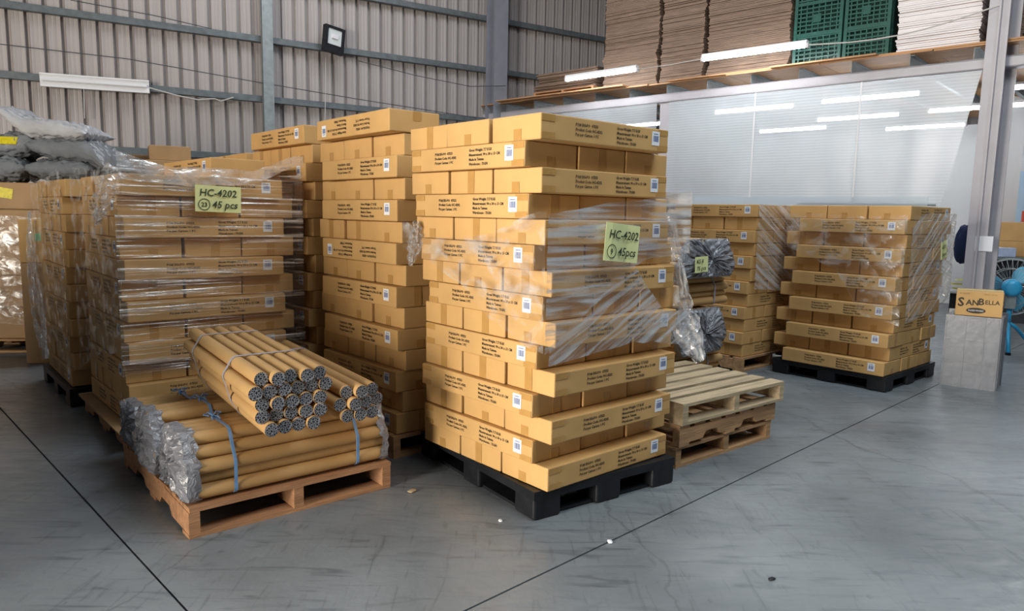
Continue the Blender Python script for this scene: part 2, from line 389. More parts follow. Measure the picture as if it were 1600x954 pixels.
# mezzanine
C = at_depth(1536, 300, 8.0)[:2]
m2 = np.array([-0.737, 0.676]); m2 = m2 / np.linalg.norm(m2); MA = math.atan2(-m2[1], -m2[0])   # local +x runs back toward the column
back = np.array([0.676, 0.737])
mez = empty('mezzanine', (C[0], C[1], 0), MA)       # local x: along -m2 (to the right), y: away from camera
tag(mez, 'steel mezzanine with plywood deck over the plastic curtain', 'mezzanine', kind='structure')
bmx = MB().box(-8.0, 4.2, -0.075, 0.075, 3.13, 3.145).box(-8.0, 4.2, -0.075, 0.075, 3.235, 3.25).box(-8.0, 4.2, -0.075, -0.060, 3.13, 3.25)
bmx.build('edge_beam', M['paint'], mez)
jm = MB().box(-0.003, 0.003, -0.05, 6.0, 3.25, 3.375).box(-0.003, 0.05, -0.05, 6.0, 3.25, 3.256).box(-0.003, 0.05, -0.05, 6.0, 3.369, 3.375).mesh('joist', M['steel'])
for k in range(19): link('joist', jm, mez, (-7.13 + 0.63 * k, 0, 0))
for k in range(10):
    x0 = -7.9 + 1.22 * k
    MB().box(x0, x0 + 1.215, -0.14 + R(-0.03, 0.03), 6.0, 3.378, 3.395).build('deck_board', M['ply'], mez)
for (x0, x1, d) in ((-7.2, -4.6, 0.26), (-3.9, -2.4, 0.16), (-2.4, -1.15, 0.22), (-1.15, 0.7, 0.12)):
    MB().box(x0, x1, -d, 0.5, 3.398, 3.416).build('deck_plank', M['ply'], mez)
for x in (-4.0,):
    hsec(0.15, 0.15, 0.010, 3.13).build('post', M['paint'], mez, loc=(x, 0.02, 0))
MB().box(-8.0, 4.5, 6.0, 6.1, 0, 3.25).build('rear_partition', M['wallw'], mez)
MB().box(-8.1, -8.0, 0.1, 6.0, 0, 3.25).build('side_partition', M['wallw'], mez)
tag(MB().box(-1.0, 0.9, 5.9, 5.99, 1.1, 2.4).build('window_board', M['paleblue'], mez), 'pale blue board')

# tall building column carrying the mezzanine
col = empty('steel_column', (C[0], C[1] - 0.08, 0), MA - math.radians(11))
tag(col, 'tall grey H section steel column with a paper taped on, beside the blue fan', 'column')
MB().box(-0.10, 0.10, -0.16, -0.148, 0, 7).build('flange', M['paint'], col)
MB().box(-0.10, 0.10, 0.148, 0.16, 0, 7).build('flange', M['paint'], col)
MB().box(-0.008, 0.008, -0.148, 0.148, 0, 7).build('web', M['paint'], col)
MB().box(0.012, 0.03, -0.20, -0.16, 0, 7).build('conduit', M['paint'], col)
tag(MB().box(-0.01, 0.16, -0.168, -0.163, 1.20, 1.36).build('paper_notice', M['paper'], col), 'white paper notice')

# ================================================================== CARTON KIT
TXT = {}
def carton_kit(key, L, Wd, h, seed, cm_):
    random.seed(seed)
    kit = dict(L=L, W=Wd, h=h, bodies=[], )
    for i in range(3):
        kit['bodies'].append(bevel_box('carton', L, Wd, h - 0.002, 0.006, cm_, seg=2, jit=0.0012))
    s = h * 0.155
    code = 'HC-4202'
    a = text_mesh(['PO# SIG-PO  07553', 'Product Code: ' + code, 'Pcs per Carton: 1 PC'], s, M['ink'], 'p', 1.22, bold=0.0006)
    b = text_mesh(['Gross Weight: 7.7 KGS', 'Measurement: 90 x 30 x 13 CM', 'Made in Taiwan', 'Warehouse : 7SGN'], s, M['ink'], 'p', 1.22, bold=0.0006)
    kit['print'] = [join_text([(a, -L * 0.26, h * 0.66)], 'printed_text', M['ink']), join_text([(b, L * 0.055, h * 0.72)], 'printed_text', M['ink'])]
    kit['label'] = MB().box(-0.031, 0.031, -0.0006, 0, -0.036, 0.036).mesh('label', M['paper'])
    bb = MB(); x = -0.021
    while x < 0.02:
        wv = random.choice((0.0015, 0.003, 0.0045)); bb.box(x, x + wv, -0.0011, -0.0006, -0.017, 0.014); x += wv + random.choice((0.0015, 0.0025))
    bb.box(-0.018, 0.018, -0.0011, -0.0006, 0.021, 0.025)
    kit['barcode'] = bb.mesh('barcode', M['bar'])
    kit['endtape'] = MB().box(-0.0006, 0.0, -0.027, 0.027, 0.003, h * 0.45).mesh('tape', M['tape'])
    kit['endtape2'] = MB().box(-0.0006, 0.0, -0.027, 0.027, 0.003, h - 0.004).mesh('tape', M['tape'])
    kit['corner'] = MB().box(0, 0.085, -0.0006, 0.0, 0, 0.03).mesh('corner_tape', M['tape'])
    return kit
KITS = {'A': carton_kit('A', 0.936, 0.347, 0.1205, 3, M['card']),
        'B': carton_kit('B', 1.0, 0.36, 0.129, 4, M['card2']),
        'C': carton_kit('C', 0.95, 0.35, 0.130, 5, M['card']),
        'D': carton_kit('D', 0.95, 0.36, 0.1245, 6, M['card2'])}
random.seed(11)
def carton(kit, loc, rz, label, group, printed=True, detail=2, flip=False, ends=(True, True)):
    k = KITS[kit]; L, Wd, h = k['L'], k['W'], k['h']
    o = link('carton', random.choice(k['bodies']), None, loc, rz)
    if flip:  # turned over: print reads upside down
        o.rotation_euler = (0, math.pi, rz + math.pi); o.location.z += h
        o.rotation_euler = (0, math.pi, rz); 
    tag(o, label, 'carton', group)
    ysg = -1
    if printed:
        for pm in k['print']: link('printed_text', pm, o, (0, -Wd / 2 - 0.0018, 0))
        lb = link('label', k['label'], o, (L * 0.385, -Wd / 2 - 0.0016, h * 0.56)); link('barcode', k['barcode'], lb)
        if detail > 1:
            for (x, z) in ((-L / 2 + 0.004, 0.004), (L / 2 - 0.089, 0.004), (-L / 2 + 0.004, h - 0.036), (L / 2 - 0.089, h - 0.036)):
                link('corner_tape', k['corner'], o, (x, -Wd / 2 - 0.0013, z))
    if detail > 0:
        for e, sg in zip(ends, (-1, 1)):
            if e: link('tape', random.choice((k['endtape'], k['endtape2'], k['endtape'])), o, (sg * (L / 2 + (0.0013 if sg < 0 else 0.0018)), R(-0.02, 0.02), 0))
    return o
def vecs(th): return np.array([math.cos(th), math.sin(th)]), np.array([-math.sin(th), math.cos(th)])
def stack(kit, corner, th, z0, layers, first_right, off, name, group, detail=2, gap=0.012, skip=(), flips=(), yawj=0.006, start=1, noprint=False):
    """corner: nearest ground corner; a runs right, b runs left along the two faces; layers alternate"""
    k = KITS[kit]; L, Wd, h = k['L'], k['W'], k['h']; a, b = vecs(th)
    for n in range(start, layers + 1):
        right = (n % 2 == 1) == first_right
        o = np.array(off(n, right)); base = np.array(corner) + o
        for i in range(3):
            if (n, i) in skip: continue
            z = z0 + (n - 1) * h
            if right:
                c = base + a * L / 2 + b * (Wd / 2 + i * (Wd + gap)); rz = th + R(-yawj, yawj); c = c + a * R(-0.008, 0.008)
            else:
                c = base + b * L / 2 + a * (Wd / 2 + i * (Wd + gap)); rz = th - math.pi / 2 + R(-yawj, yawj); c = c + b * R(-0.008, 0.008)
            what = ('printed long side out', 'middle one', 'hindmost')[i]
            lab = 'brown carton, %s in %s layer up, %s' % (what, ordinal(n), name)
            carton(kit, (c[0], c[1], z), rz, lab, group, printed=(i == 0 and not noprint), detail=detail, flip=(n, i) in flips,
                   ends=(True, False) if right else (False, True))
def interp(tbl):
    ks = sorted(tbl)
    def g(n):
        return np.array([np.interp(n, ks, [tbl[q][j] for q in ks]) for j in range(2)])
    return g

# ================================================================== PALLETS
def wood_pallet(name, corner, th, sx, sy, label, z=0.0, m='wood', slats_along='a', nsl=7, nbot=3, hgt=0.14, notch=True, group=None, gapless=False):
    """corner = nearest ground corner; sx along a (right face), sy along b (left face)"""
    r = empty(name, (corner[0], corner[1], z), th); tag(r, label, 'pallet', group)
    t = 0.02; bt = 0.02; sh = hgt - t - bt
    A, B = (sx, sy) if slats_along == 'a' else (sy, sx)      # slats run A long, spread over B
    def put(x0, x1, y0, y1, z0, z1, nm, j=0.0):
        mb = MB()
        if slats_along == 'a': mb.box(x0, x1, y0, y1, z0, z1, j)
        else: mb.box(y0, y1, x0, x1, z0, z1, j); mb.f = [q[::-1] for q in mb.f]
        mb.build(nm, M[m], r)
    for i in range(nsl):
        wd = 0.105 if not gapless else B / nsl - 0.006
        y = (B - wd) * i / (nsl - 1)
        put(R(-0.006, 0.006), A + R(-0.006, 0.006), y, y + wd, hgt - t, hgt, 'deck_board', 0.002)
    for i in range(nbot):
        y = (B - 0.10) * i / (nbot - 1); put(0, A, y, y + 0.10, 0, bt, 'bottom_board', 0.002)
    for i in range(3):
        x = (A - 0.05) * i / 2
        if notch:
            q = [(0, bt), (0.22 * B, bt), (0.25 * B, bt + 0.04), (0.36 * B, bt + 0.04), (0.39 * B, bt), (0.61 * B, bt), (0.64 * B, bt + 0.04), (0.75 * B, bt + 0.04), (0.78 * B, bt), (B, bt), (B, hgt - t), (0, hgt - t)]
            mb = MB(); n = len(q)
            for xx in (x, x + 0.05):
                for (yy, zz) in q: mb.v.append((xx, yy, zz) if slats_along == 'a' else (yy, xx, zz))
            mb.f.append(tuple(range(n))); mb.f.append(tuple(range(2 * n - 1, n - 1, -1)))
            for e in range(n): mb.f.append((e, n + e, n + (e + 1) % n, (e + 1) % n))
            mb.build('stringer', M[m], r)
        else:
            put(x, x + 0.05, 0.0, B, bt, hgt - t, 'stringer')
    return r
def plastic_pallet(corner, th, sx, sy, label, hgt=0.15):
    r = empty('plastic_pallet', (corner[0], corner[1], 0), th); tag(r, label, 'pallet')
    fr = MB(); e = 0.05
    for (x0, x1, y0, y1) in ((0, sx, 0, e), (0, sx, sy - e, sy), (0, e, e, sy - e), (sx - e, sx, e, sy - e)): fr.box(x0, x1, y0, y1, hgt - 0.045, hgt)
    fr.build('deck_rim', M['black'], r)
    g = MB()
    n = int((sx - 0.1) / 0.05)
    for i in range(1, n): x = e + (sx - 2 * e) * i / n; g.box(x - 0.006, x + 0.006, e, sy - e, hgt - 0.035, hgt - 0.004)
    n = int((sy - 0.1) / 0.05)
    for i in range(1, n): y = e + (sy - 2 * e) * i / n; g.box(e, sx - e, y - 0.006, y + 0.006, hgt - 0.034, hgt - 0.005)
    tag(g.build('deck_grid', M['black'], r), kind='stuff')
    bw = 0.17
    for i in range(3):
        for k in range(3):
            x = (sx - bw) * i / 2; y = (sy - bw) * k / 2
            link('block', bevel_box('block', bw, bw, hgt - 0.035, 0.012, M['black'], 2), r, (x + bw / 2, y + bw / 2, 0.002))
    for k in range(3):
        y = (sy - bw) * k / 2
        MB().box(bw, sx - bw, y + 0.03, y + bw - 0.03, 0.0, 0.018).build('bottom_rail', M['black'], r)
        x = (sx - bw) * k / 2
        MB().box(x + 0.03, x + bw - 0.03, bw, sy - bw, 0.0, 0.017).build('bottom_rail', M['black'], r)
    return r

# ================================================================== FILM
def film(name, path, ztop, zbot, mt, label, ns=90, nz=26, amp=0.006, seed=0, closed=False):
    pts = [np.array(p[:2], float) for p in path]
    seg = [np.linalg.norm(pts[i + 1] - pts[i]) for i in range(len(pts) - 1)]; tot = sum(seg)
    def P(s):
        for i, q in enumerate(seg):
            if s <= q or i == len(seg) - 1: return pts[i] + (pts[i + 1] - pts[i]) * (s / q), (pts[i + 1] - pts[i]) / q
            s -= q
    v, f, uv = [], [], []
    for i in range(ns + 1):
        s = tot * i / ns; p, t = P(s - 1e-6 if i == ns else s); nrm = np.array([t[1], -t[0]])
        zt, zb = ztop(s), zbot(s)
        for k in range(nz + 1):
            z = zb + (zt - zb) * k / nz
            d = amp * (noise.noise((s * 7 + seed, z * 9, seed)) + 0.6 * noise.noise((s * 3, z * 40, seed + 3.1)))
            q = p + nrm * (d + amp)
            v.append((q[0], q[1], z)); uv.append((s, z))
    for i in range(ns):
        for k in range(nz):
            q = i * (nz + 1) + k; f.append((q, q + nz + 1, q + nz + 2, q + 1))
    me = bpy.data.meshes.new(name); me.from_pydata(v, [], f); me.materials.append(mt)
    ul = me.uv_layers.new(name='UVMap')
    for lp in me.loops: ul.data[lp.index].uv = uv[lp.vertex_index]
    for p in me.polygons: p.use_smooth = True
    o = link(name, me); tag(o, label, 'film'); return o
def ztab(tbl):
    xs = sorted(tbl); return lambda s: float(np.interp(s, xs, [tbl[x] for x in xs])) + 0.012 * noise.noise((s * 9, tbl[xs[0]] * 7, 0.3))
def loose_film(name, pts, widths, label, seed=1, n=26, mt='film_loose', crump=0.035):
    """hanging ribbon of crumpled film along a 3D path"""
    P = [Vector(p) for p in pts]; v, f, uv = [], [], []; mlen = 10
    for i in range(n + 1):
        t = i / n * (len(P) - 1); a = min(int(t), len(P) - 2); p = P[a].lerp(P[a + 1], t - a)
        wd = float(np.interp(t, range(len(widths)), widths)); d = (P[a + 1] - P[a]).normalized()
        side = Vector((XR[0], XR[1], 0)); side = (side - d * side.dot(d)).normalized(); nr = d.cross(side)
        for k in range(mlen + 1):
            s = (k / mlen - 0.5)
            q = p + side * (s * wd + crump * 0.6 * noise.noise((i * .5, k * .7, seed))) + nr * (crump * noise.noise((i * 0.6, k * 1.1, seed + 5)) + crump * math.sin(k * 2.2 + seed) * 0.5)
            v.append(tuple(q)); uv.append((s * wd * 2, i / n * 0.6))
    for i in range(n):
        for k in range(mlen):
            q = i * (mlen + 1) + k; f.append((q, q + 1, q + mlen + 2, q + mlen + 1))
    me = bpy.data.meshes.new(name); me.from_pydata(v, [], f); me.materials.append(M[mt])
    ul = me.uv_layers.new(name='UVMap')
    for lp in me.loops: ul.data[lp.index].uv = uv[lp.vertex_index]
    o = link(name, me); tag(o, label, 'film'); return o
def note(lines, loc, yaw, wd, ht, label, circled=None, tilt=0.0, size=0.055, lean=0.0):
    r = empty('paper_note', loc, rot=(lean, tilt, yaw)); tag(r, label, 'note')
    mb = MB(); nx = 6
    for i in range(nx + 1):
        x = -wd / 2 + wd * i / nx; y = -0.004 * math.sin(i * 1.3)
        for (z, yy) in ((-ht / 2, y), (ht / 2, y), (ht / 2, y + 0.0012), (-ht / 2, y + 0.0012)): mb.v.append((x, yy, z))
    for i in range(nx):
        for k in range(4): mb.f.append((i * 4 + k, i * 4 + (k + 1) % 4, i * 4 + 4 + (k + 1) % 4, i * 4 + 4 + k))
    mb.f.append((3, 2, 1, 0)); mb.f.append((nx * 4, nx * 4 + 1, nx * 4 + 2, nx * 4 + 3))
    mb.build('sheet', M['note'], r)
    tm = text_mesh([lines[0]], size, M['marker'], 'handwriting', shear=0.12, res=2, bold=0.0008)
    link('handwriting', tm, r, (-wd * 0.42, -0.007, ht * 0.10))
    tm = text_mesh([lines[1]], size, M['marker'], 'handwriting', shear=0.18, res=2, bold=0.0008)
    link('handwriting', tm, r, (-wd * 0.42 + (size * 1.25 if circled else 0), -0.007, -ht * 0.34))
    if circled:
        tm = text_mesh([circled], size * 0.62, M['marker'], 'handwriting', align='CENTER', res=2, bold=0.0008)
        cx, cz = -wd * 0.42 + size * 0.5, -ht * 0.34 + size * 0.3
        link('handwriting', tm, r, (cx, -0.007, cz - size * 0.22))
        ring = MB(); nn = 20
        for i in range(nn):
            an = 2 * math.pi * i / nn
            for rr in (0.52, 0.60): ring.v.append((math.cos(an) * size * rr, 0, math.sin(an) * size * rr))
        for i in range(nn): k = (i + 1) % nn; ring.f.append((2 * i, 2 * i + 1, 2 * k + 1, 2 * k))
        ring.build('pen_circle', M['marker'], r, loc=(cx, -0.007, cz))
    return r

TH = math.radians(41.24); A_, B_ = vecs(TH)
# ================================================================== STACK 1: the big front stack (15 layers)
SCL = 1.04
c1 = np.array([0.155, 3.362])
odd = interp({1: (.037 * SCL, .026 * SCL), 3: (.047 * SCL, .014 * SCL), 5: (.051 * SCL, -.013 * SCL), 7: (.05, -.02), 9: (.03, -.02), 12: (-.026 * SCL, .005), 13: (-.033 * SCL, .003), 15: (-.04 * SCL, -.025 * SCL)})
evn = interp({2: (.023, .035), 4: (.015, .003), 6: (.031, .006), 8: (.054, -.03), 11: (-.02, .002), 14: (-.041, -.02)})
def off1(n, right):
    if right: return odd(n)
    return evn(n) + B_ * 0.079 - A_ * 0.018
f_ = fl(834, 815)[:2]; r_ = fl(1050, 757)[:2]; l_ = fl(647, 712)[:2]
plastic_pallet(f_, math.atan2(r_[1] - f_[1], r_[0] - f_[0]) + 0.02, 0.99, 1.19, 'black plastic pallet with square holes under the tallest front carton stack', 0.150)
stack('A', c1, TH, 0.153, 15, True, off1, 'stack beside empty wooden pallets', 'cartons in the front stack', 2)
# film round its middle
o_ = 0.02
fL = c1 + B_ * 1.14 - A_ * 0.05 ; fF = c1 - A_ * 0.062 - B_ * 0.065; fR = c1 + A_ * 1.03 - B_ * 0.065
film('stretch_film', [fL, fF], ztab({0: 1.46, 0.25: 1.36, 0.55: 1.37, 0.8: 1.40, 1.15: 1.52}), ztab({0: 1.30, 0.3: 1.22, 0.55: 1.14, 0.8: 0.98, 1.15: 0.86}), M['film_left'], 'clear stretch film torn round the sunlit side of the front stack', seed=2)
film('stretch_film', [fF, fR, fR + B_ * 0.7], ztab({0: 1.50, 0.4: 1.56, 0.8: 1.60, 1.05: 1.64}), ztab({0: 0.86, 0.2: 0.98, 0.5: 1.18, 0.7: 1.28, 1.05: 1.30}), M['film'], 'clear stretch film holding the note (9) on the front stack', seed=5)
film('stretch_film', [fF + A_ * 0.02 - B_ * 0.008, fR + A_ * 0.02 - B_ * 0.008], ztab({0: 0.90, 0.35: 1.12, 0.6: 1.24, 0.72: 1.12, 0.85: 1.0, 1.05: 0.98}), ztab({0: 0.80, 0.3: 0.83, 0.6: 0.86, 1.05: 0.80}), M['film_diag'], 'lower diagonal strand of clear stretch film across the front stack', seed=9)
q = on_plane(964, 379, fF, A_)
note(['HC-4202', '45pcs'], (q[0] + 0.02, q[1] - 0.03, q[2]), TH, 0.25, 0.185, 'pale green paper note reading HC-4202 (9) 45pcs', circled='9', tilt=math.radians(5), size=0.058)
e0 = fR + A_ * 0.02
pt = lambda u, v, Y: tuple(at_depth(u, v, Y))
Yr = float(e0[1])
loose_film('loose_film', [pt(1046, 330, Yr), pt(1058, 400, Yr), pt(1066, 470, Yr), pt(1075, 520, Yr), pt(1095, 565, Yr)], [0.05, 0.06, 0.10, 0.17, 0.06], 'loose clear film tail hanging off the front stack above the empty pallets', 3)
loose_film('loose_film', [pt(652, 345, 4.1), pt(650, 380, 4.1), pt(641, 415, 4.1)], [0.04, 0.10, 0.02], 'short clear film tuft poking out beside the stack with note (9)', 8)

# ================================================================== STACK 2: wrapped left stack
c2 = fl(163, 702)[:2]; c2b = at_depth(198, 470, 4.33)[:2]
r2 = wood_pallet('wood_pallet', c2b + B_ * -0.02 - A_ * 0.04, TH, 1.12, 1.20, 'dark wooden pallet with torn cardboard sheet beneath the stack with note (23)', m='wood', hgt=0.13)
mb = MB(); mb.box(-0.05, 1.10, -0.05, 1.15, 0.132, 0.142, 0.006); mb.build('cardboard_sheet', M['card3'], r2)
def off2(n, right):
    j = [(.0, .0), (.012, -.005), (-.008, .006), (.005, .0)][n % 4]
    return np.array(j) + (A_ * 0.0 if right else (B_ * 0.07 - A_ * 0.015))
stack('B', c2b, TH, 0.151, 12, False, off2, 'wrapped stack behind tube pallet', 'cartons in the wrapped left stack', 1)
ctop = c2b + A_ * 0.72 + B_ * 0.56
carton('B', (*ctop, 0.152 + 12 * 0.129), TH - math.pi / 2, 'lone brown carton lying on top of the stack with note (23)', 'cartons in the wrapped left stack', True, 1)
# stack directly behind it
c2c = c2b + B_ * 1.32 - A_ * 0.07
stack('B', c2c, TH, 0.145, 12, False, off2, 'second wrapped stack, on black pallet', 'cartons in the rear left stack', 1, start=1)
plastic_pallet(c2c - A_ * 0.04, TH, 1.1, 1.15, 'black plastic pallet under the rear left carton stack', 0.140)
gL = c2b + B_ * 1.2 - A_ * 0.05; gF = c2b - A_ * 0.05 - B_ * 0.03; gR = c2b + A_ * 1.125 - B_ * 0.03
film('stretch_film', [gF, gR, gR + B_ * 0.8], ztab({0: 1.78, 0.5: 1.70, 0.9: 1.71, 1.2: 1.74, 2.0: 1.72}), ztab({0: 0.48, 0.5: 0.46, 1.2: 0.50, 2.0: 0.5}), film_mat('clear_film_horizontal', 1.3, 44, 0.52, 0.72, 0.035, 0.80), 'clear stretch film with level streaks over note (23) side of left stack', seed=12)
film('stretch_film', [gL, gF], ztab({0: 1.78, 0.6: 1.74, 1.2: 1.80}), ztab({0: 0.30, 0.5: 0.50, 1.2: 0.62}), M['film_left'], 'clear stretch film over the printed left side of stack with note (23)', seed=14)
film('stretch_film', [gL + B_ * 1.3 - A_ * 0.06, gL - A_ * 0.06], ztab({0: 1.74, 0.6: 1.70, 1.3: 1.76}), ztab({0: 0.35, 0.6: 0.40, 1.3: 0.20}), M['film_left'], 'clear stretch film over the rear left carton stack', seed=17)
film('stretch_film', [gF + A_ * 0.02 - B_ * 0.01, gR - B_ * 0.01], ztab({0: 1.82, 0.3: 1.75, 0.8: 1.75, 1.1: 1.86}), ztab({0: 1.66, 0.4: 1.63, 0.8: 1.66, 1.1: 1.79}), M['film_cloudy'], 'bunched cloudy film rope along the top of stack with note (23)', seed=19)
tf = at_depth(178, 280, 4.2)
loose_film('loose_film', [tuple(at_depth(182, 262, 4.22)), tuple(at_depth(165, 300, 4.25)), tuple(at_depth(150, 350, 4.3))], [0.12, 0.12, 0.03], 'bunched clear film on the top corner of stack with note (23)', 21)
q = on_plane(340, 311, gF, A_)
note(['HC-4202', '45 pcs'], (q[0] + 0.015, q[1] - 0.025, q[2]), TH, 0.285, 0.165, 'pale green paper note reading HC-4202 (23) 45 pcs', circled='23', tilt=math.radians(1.5), size=0.062)

# ================================================================== STACK 3 and the stacks behind it
c3 = at_depth(617, 450, 4.30)[:2]
wood_pallet('wood_pallet', c3 - A_ * 0.03 - B_ * 0.03, TH, 1.12, 1.10, 'wooden pallet beneath the carton stack behind the tube pallet', m='wood', hgt=0.14)
def off3(n, right):
    j = [(.0, .0), (.012, -.005), (-.012, .006), (.006, .004)][n % 4]
    return np.array(j) + (B_ * 0.0 - A_ * 0.0 if not right else (A_ * 0.06 - B_ * 0.02)) - np.array([0.0, 0.0])
stack('C', c3, TH, 0.143, 14, False, off3, 'stack between two noted stacks', 'cartons in the middle stack', 1, flips={(9, 0)})
ct = c3 + B_ * 0.46 + A_ * 0.14
carton('C', (*ct, 0.143 + 14 * 0.13), TH - math.pi / 2 - 0.02, 'tilted brown carton, text upside down, topmost on stack behind the tubes', 'cartons in the middle stack', True, 1, flip=True)
ct = c3 + A_ * 0.80 + B_ * 0.50
carton('C', (*ct, 0.143 + 14 * 0.13), TH - math.pi / 2, 'brown carton beside the tilted topmost one, on stack behind the tubes', 'cartons in the middle stack', False, 1)
c4 = c3 + B_ * 1.15 - A_ * 0.02
wood_pallet('wood_pallet', c4 - A_ * 0.02, TH, 1.1, 1.1, 'wooden pallet in the dark gap between the two brightest left stacks', m='wood', hgt=0.14)
stack('C', c4, TH, 0.143, 14, False, off3, 'dim stack past the middle', 'cartons in the dim rear stack', 1)
ct = c4 + B_ * 0.47 + A_ * 0.17
carton('C', (*ct, 0.143 + 14 * 0.13), TH - math.pi / 2, 'brown carton topmost on the dim stack beyond the middle stack', 'cartons in the dim rear stack', True, 1)
c5 = c4 + B_ * 1.2 - A_ * 0.0
stack('C', c5, TH, 0.143, 14, False, off3, 'stack nearest metal wall', 'cartons in the farthest stack', 1, start=11)
wood_pallet('wood_pallet', c5, TH, 1.1, 1.1, 'stacked wooden pallet raising the farthest cartons near the metal wall', m='wood', hgt=0.14)
# plain boxes filling the farthest stack below
for k in range(4):
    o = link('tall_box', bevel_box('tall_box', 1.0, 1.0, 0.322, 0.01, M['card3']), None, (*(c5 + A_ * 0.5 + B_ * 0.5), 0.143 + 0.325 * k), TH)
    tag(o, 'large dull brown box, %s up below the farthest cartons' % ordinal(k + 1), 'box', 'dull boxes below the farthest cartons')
zt5 = 0.143 + 14 * 0.13

# ================================================================== TUBES ON THEIR PALLET
pf, prr, pll = fl(296, 843)[:2], fl(606, 762)[:2], fl(191, 726)[:2]
tth = math.atan2(prr[1] - pf[1], prr[0] - pf[0]); ta, tb = vecs(tth)
TPD = float(np.linalg.norm(pll - pf))
wood_pallet('wood_pallet', pf, tth, 1.05, TPD, 'orange brown wooden pallet carrying the bundles of cardboard tubes', m='wood_warm', hgt=0.145, nsl=13, slats_along='a')
TR = 0.0335
def tube_mesh(Lt):
    mb = MB(); n = 18; r0, r1 = TR, TR - 0.0018; h = Lt / 2
    rings = [(r1, -h + 0.02), (r1, -h), (r0, -h), (r0, h), (r1, h), (r1, h - 0.02)]
    for (r, x) in rings:
        for k in range(n):
            an = 2 * math.pi * k / n; mb.v.append((x, math.cos(an) * r, math.sin(an) * r))
    for i in range(5):
        for k in range(n): mb.f.append((i * n + k, i * n + (k + 1) % n, (i + 1) * n + (k + 1) % n, (i + 1) * n + k))
    me = mb.mesh('tube', M['tube'])
    for p in me.polygons: p.use_smooth = True
    me.set_sharp_from_angle(angle=0.8)
    return me
def core_mesh(x):
    mb = MB(); n = 18
    for k in range(n): an = 2 * math.pi * k / n; mb.v.append((x, math.cos(an) * (TR - 0.0008), math.sin(an) * (TR - 0.0008)))
    mb.f.append(tuple(range(n)) if x > 0 else tuple(range(n))[::-1]); return mb.mesh('honeycomb_core', M['core'])
def crinkle_cap(hl, x0, depth, seed, bulge=0.03):
    """crinkled plastic over one end of a bundle; hl hull polygon in (y,z), cap faces -x"""
    cy = sum(p[0] for p in hl) / len(hl); cz = sum(p[1] for p in hl) / len(hl)
    dense = []
    for i in range(len(hl)):
        p, q = hl[i], hl[(i + 1) % len(hl)]; d = math.dist(p, q); n = max(1, int(d / 0.02))
        for k in range(n): dense.append((p[0] + (q[0] - p[0]) * k / n, p[1] + (q[1] - p[1]) * k / n))
    mb = MB(); rings = [(0.15, -bulge), (0.35, -bulge), (0.55, -bulge * .9), (0.75, -bulge * .8), (0.92, -bulge * .6), (1.03, -bulge * 0.2), (1.04, depth * 0.5), (1.02, depth)]
    n = len(dense); random.seed(seed)
    for (s, dx) in rings:
        for (y, z) in dense:
            j = 0.011 if s < 1.03 else 0.006
            mb.v.append((x0 + dx + R(-j, j) * 1.3, cy + (y - cy) * s + R(-j, j) * 0.5, cz + (z - cz) * s + R(-j, j) * 0.5))
    mb.v.append((x0 - bulge, cy, cz)); c = len(mb.v) - 1
    for i in range(len(rings) - 1):
        for k in range(n): mb.f.append((i * n + k, (i + 1) * n + k, (i + 1) * n + (k + 1) % n, i * n + (k + 1) % n))
    for k in range(n): mb.f.append((c, k, (k + 1) % n))
    return mb
def strap_mesh(hl, x, wd, off=0.002):
    cy = sum(p[0] for p in hl) / len(hl); cz = sum(p[1] for p in hl) / len(hl)
    mb = MB(); n = len(hl)
    for (y, z) in hl:
        d = math.hypot(y - cy, z - cz); s = (d + off) / d; s2 = (d + off + 0.002) / d
        for (xx, ss) in ((x - wd / 2, s), (x - wd / 2, s2), (x + wd / 2, s2), (x + wd / 2, s)): mb.v.append((xx + R(-.001, .001), cy + (y - cy) * ss, cz + (z - cz) * ss))
    for i in range(n):
        k = (i + 1) % n
        for e in range(4): mb.f.append((i * 4 + e, k * 4 + e, k * 4 + (e + 1) % 4, i * 4 + (e + 1) % 4))
    return mb
def bundle(loc, yaw, Lt, centers, label, straps, strapmat='strap', caps=(True, False), cores=False, tilt=0.0, jx=0.02, bow=True, group='bundles of cardboard tubes'):
    r = empty('tube_bundle', loc, rot=(0, tilt, yaw)); tag(r, label, 'tube bundle', group)
    tm = tube_mesh(Lt); cp, cn = core_mesh(Lt / 2 + 0.0006), core_mesh(-Lt / 2 - 0.0006)
    for (y, z) in centers:
        t = link('tube', tm, r, (R(-jx, jx), y, z), rot=(R(0, 6.28), 0, 0))
        if cores: link('honeycomb_core', cp, t)
        if cores: link('honeycomb_core', cn, t)
    cir = []
    for (y, z) in centers:
        for k in range(16): an = 2 * math.pi * k / 16; cir.append((y + TR * math.cos(an), z + TR * math.sin(an)))
    hl = hull(cir)
    for x in straps:
        s = strap_mesh(hl, x, 0.016).build('strap', M[strapmat], r)
        if bow:
            top = max(hl, key=lambda p: p[1]); b = MB()
            for sg in (-1, 1):
                b.tube([(x, top[0], top[1] + 0.006), (x + sg * 0.02, top[0] + 0.015, top[1] + 0.022), (x + sg * 0.045, top[0] + 0.01, top[1] + 0.014), (x + sg * 0.02, top[0], top[1] + 0.008)], 0.004, 6)
                b.tube([(x, top[0], top[1] + 0.006), (x + sg * 0.015, top[0] - 0.03, top[1] + 0.008), (x + sg * 0.02, top[0] - 0.06, top[1] - 0.004)], 0.0035, 6)
            b.build('bow', M[strapmat], s)
    if caps[0]: crinkle_cap(hl, -Lt / 2 - 0.005, 0.055, int(loc[0] * 100) % 97).build('end_wrap', M['crinkle'], r)
    if caps[1]:
        o = crinkle_cap(hl, -Lt / 2 - 0.005, 0.04, 5, 0.02); o.v = [(-x, y, z) for x, y, z in o.v]; o.f = [q[::-1] for q in o.f]; o.build('end_wrap', M['crinkle'], r)
    return r
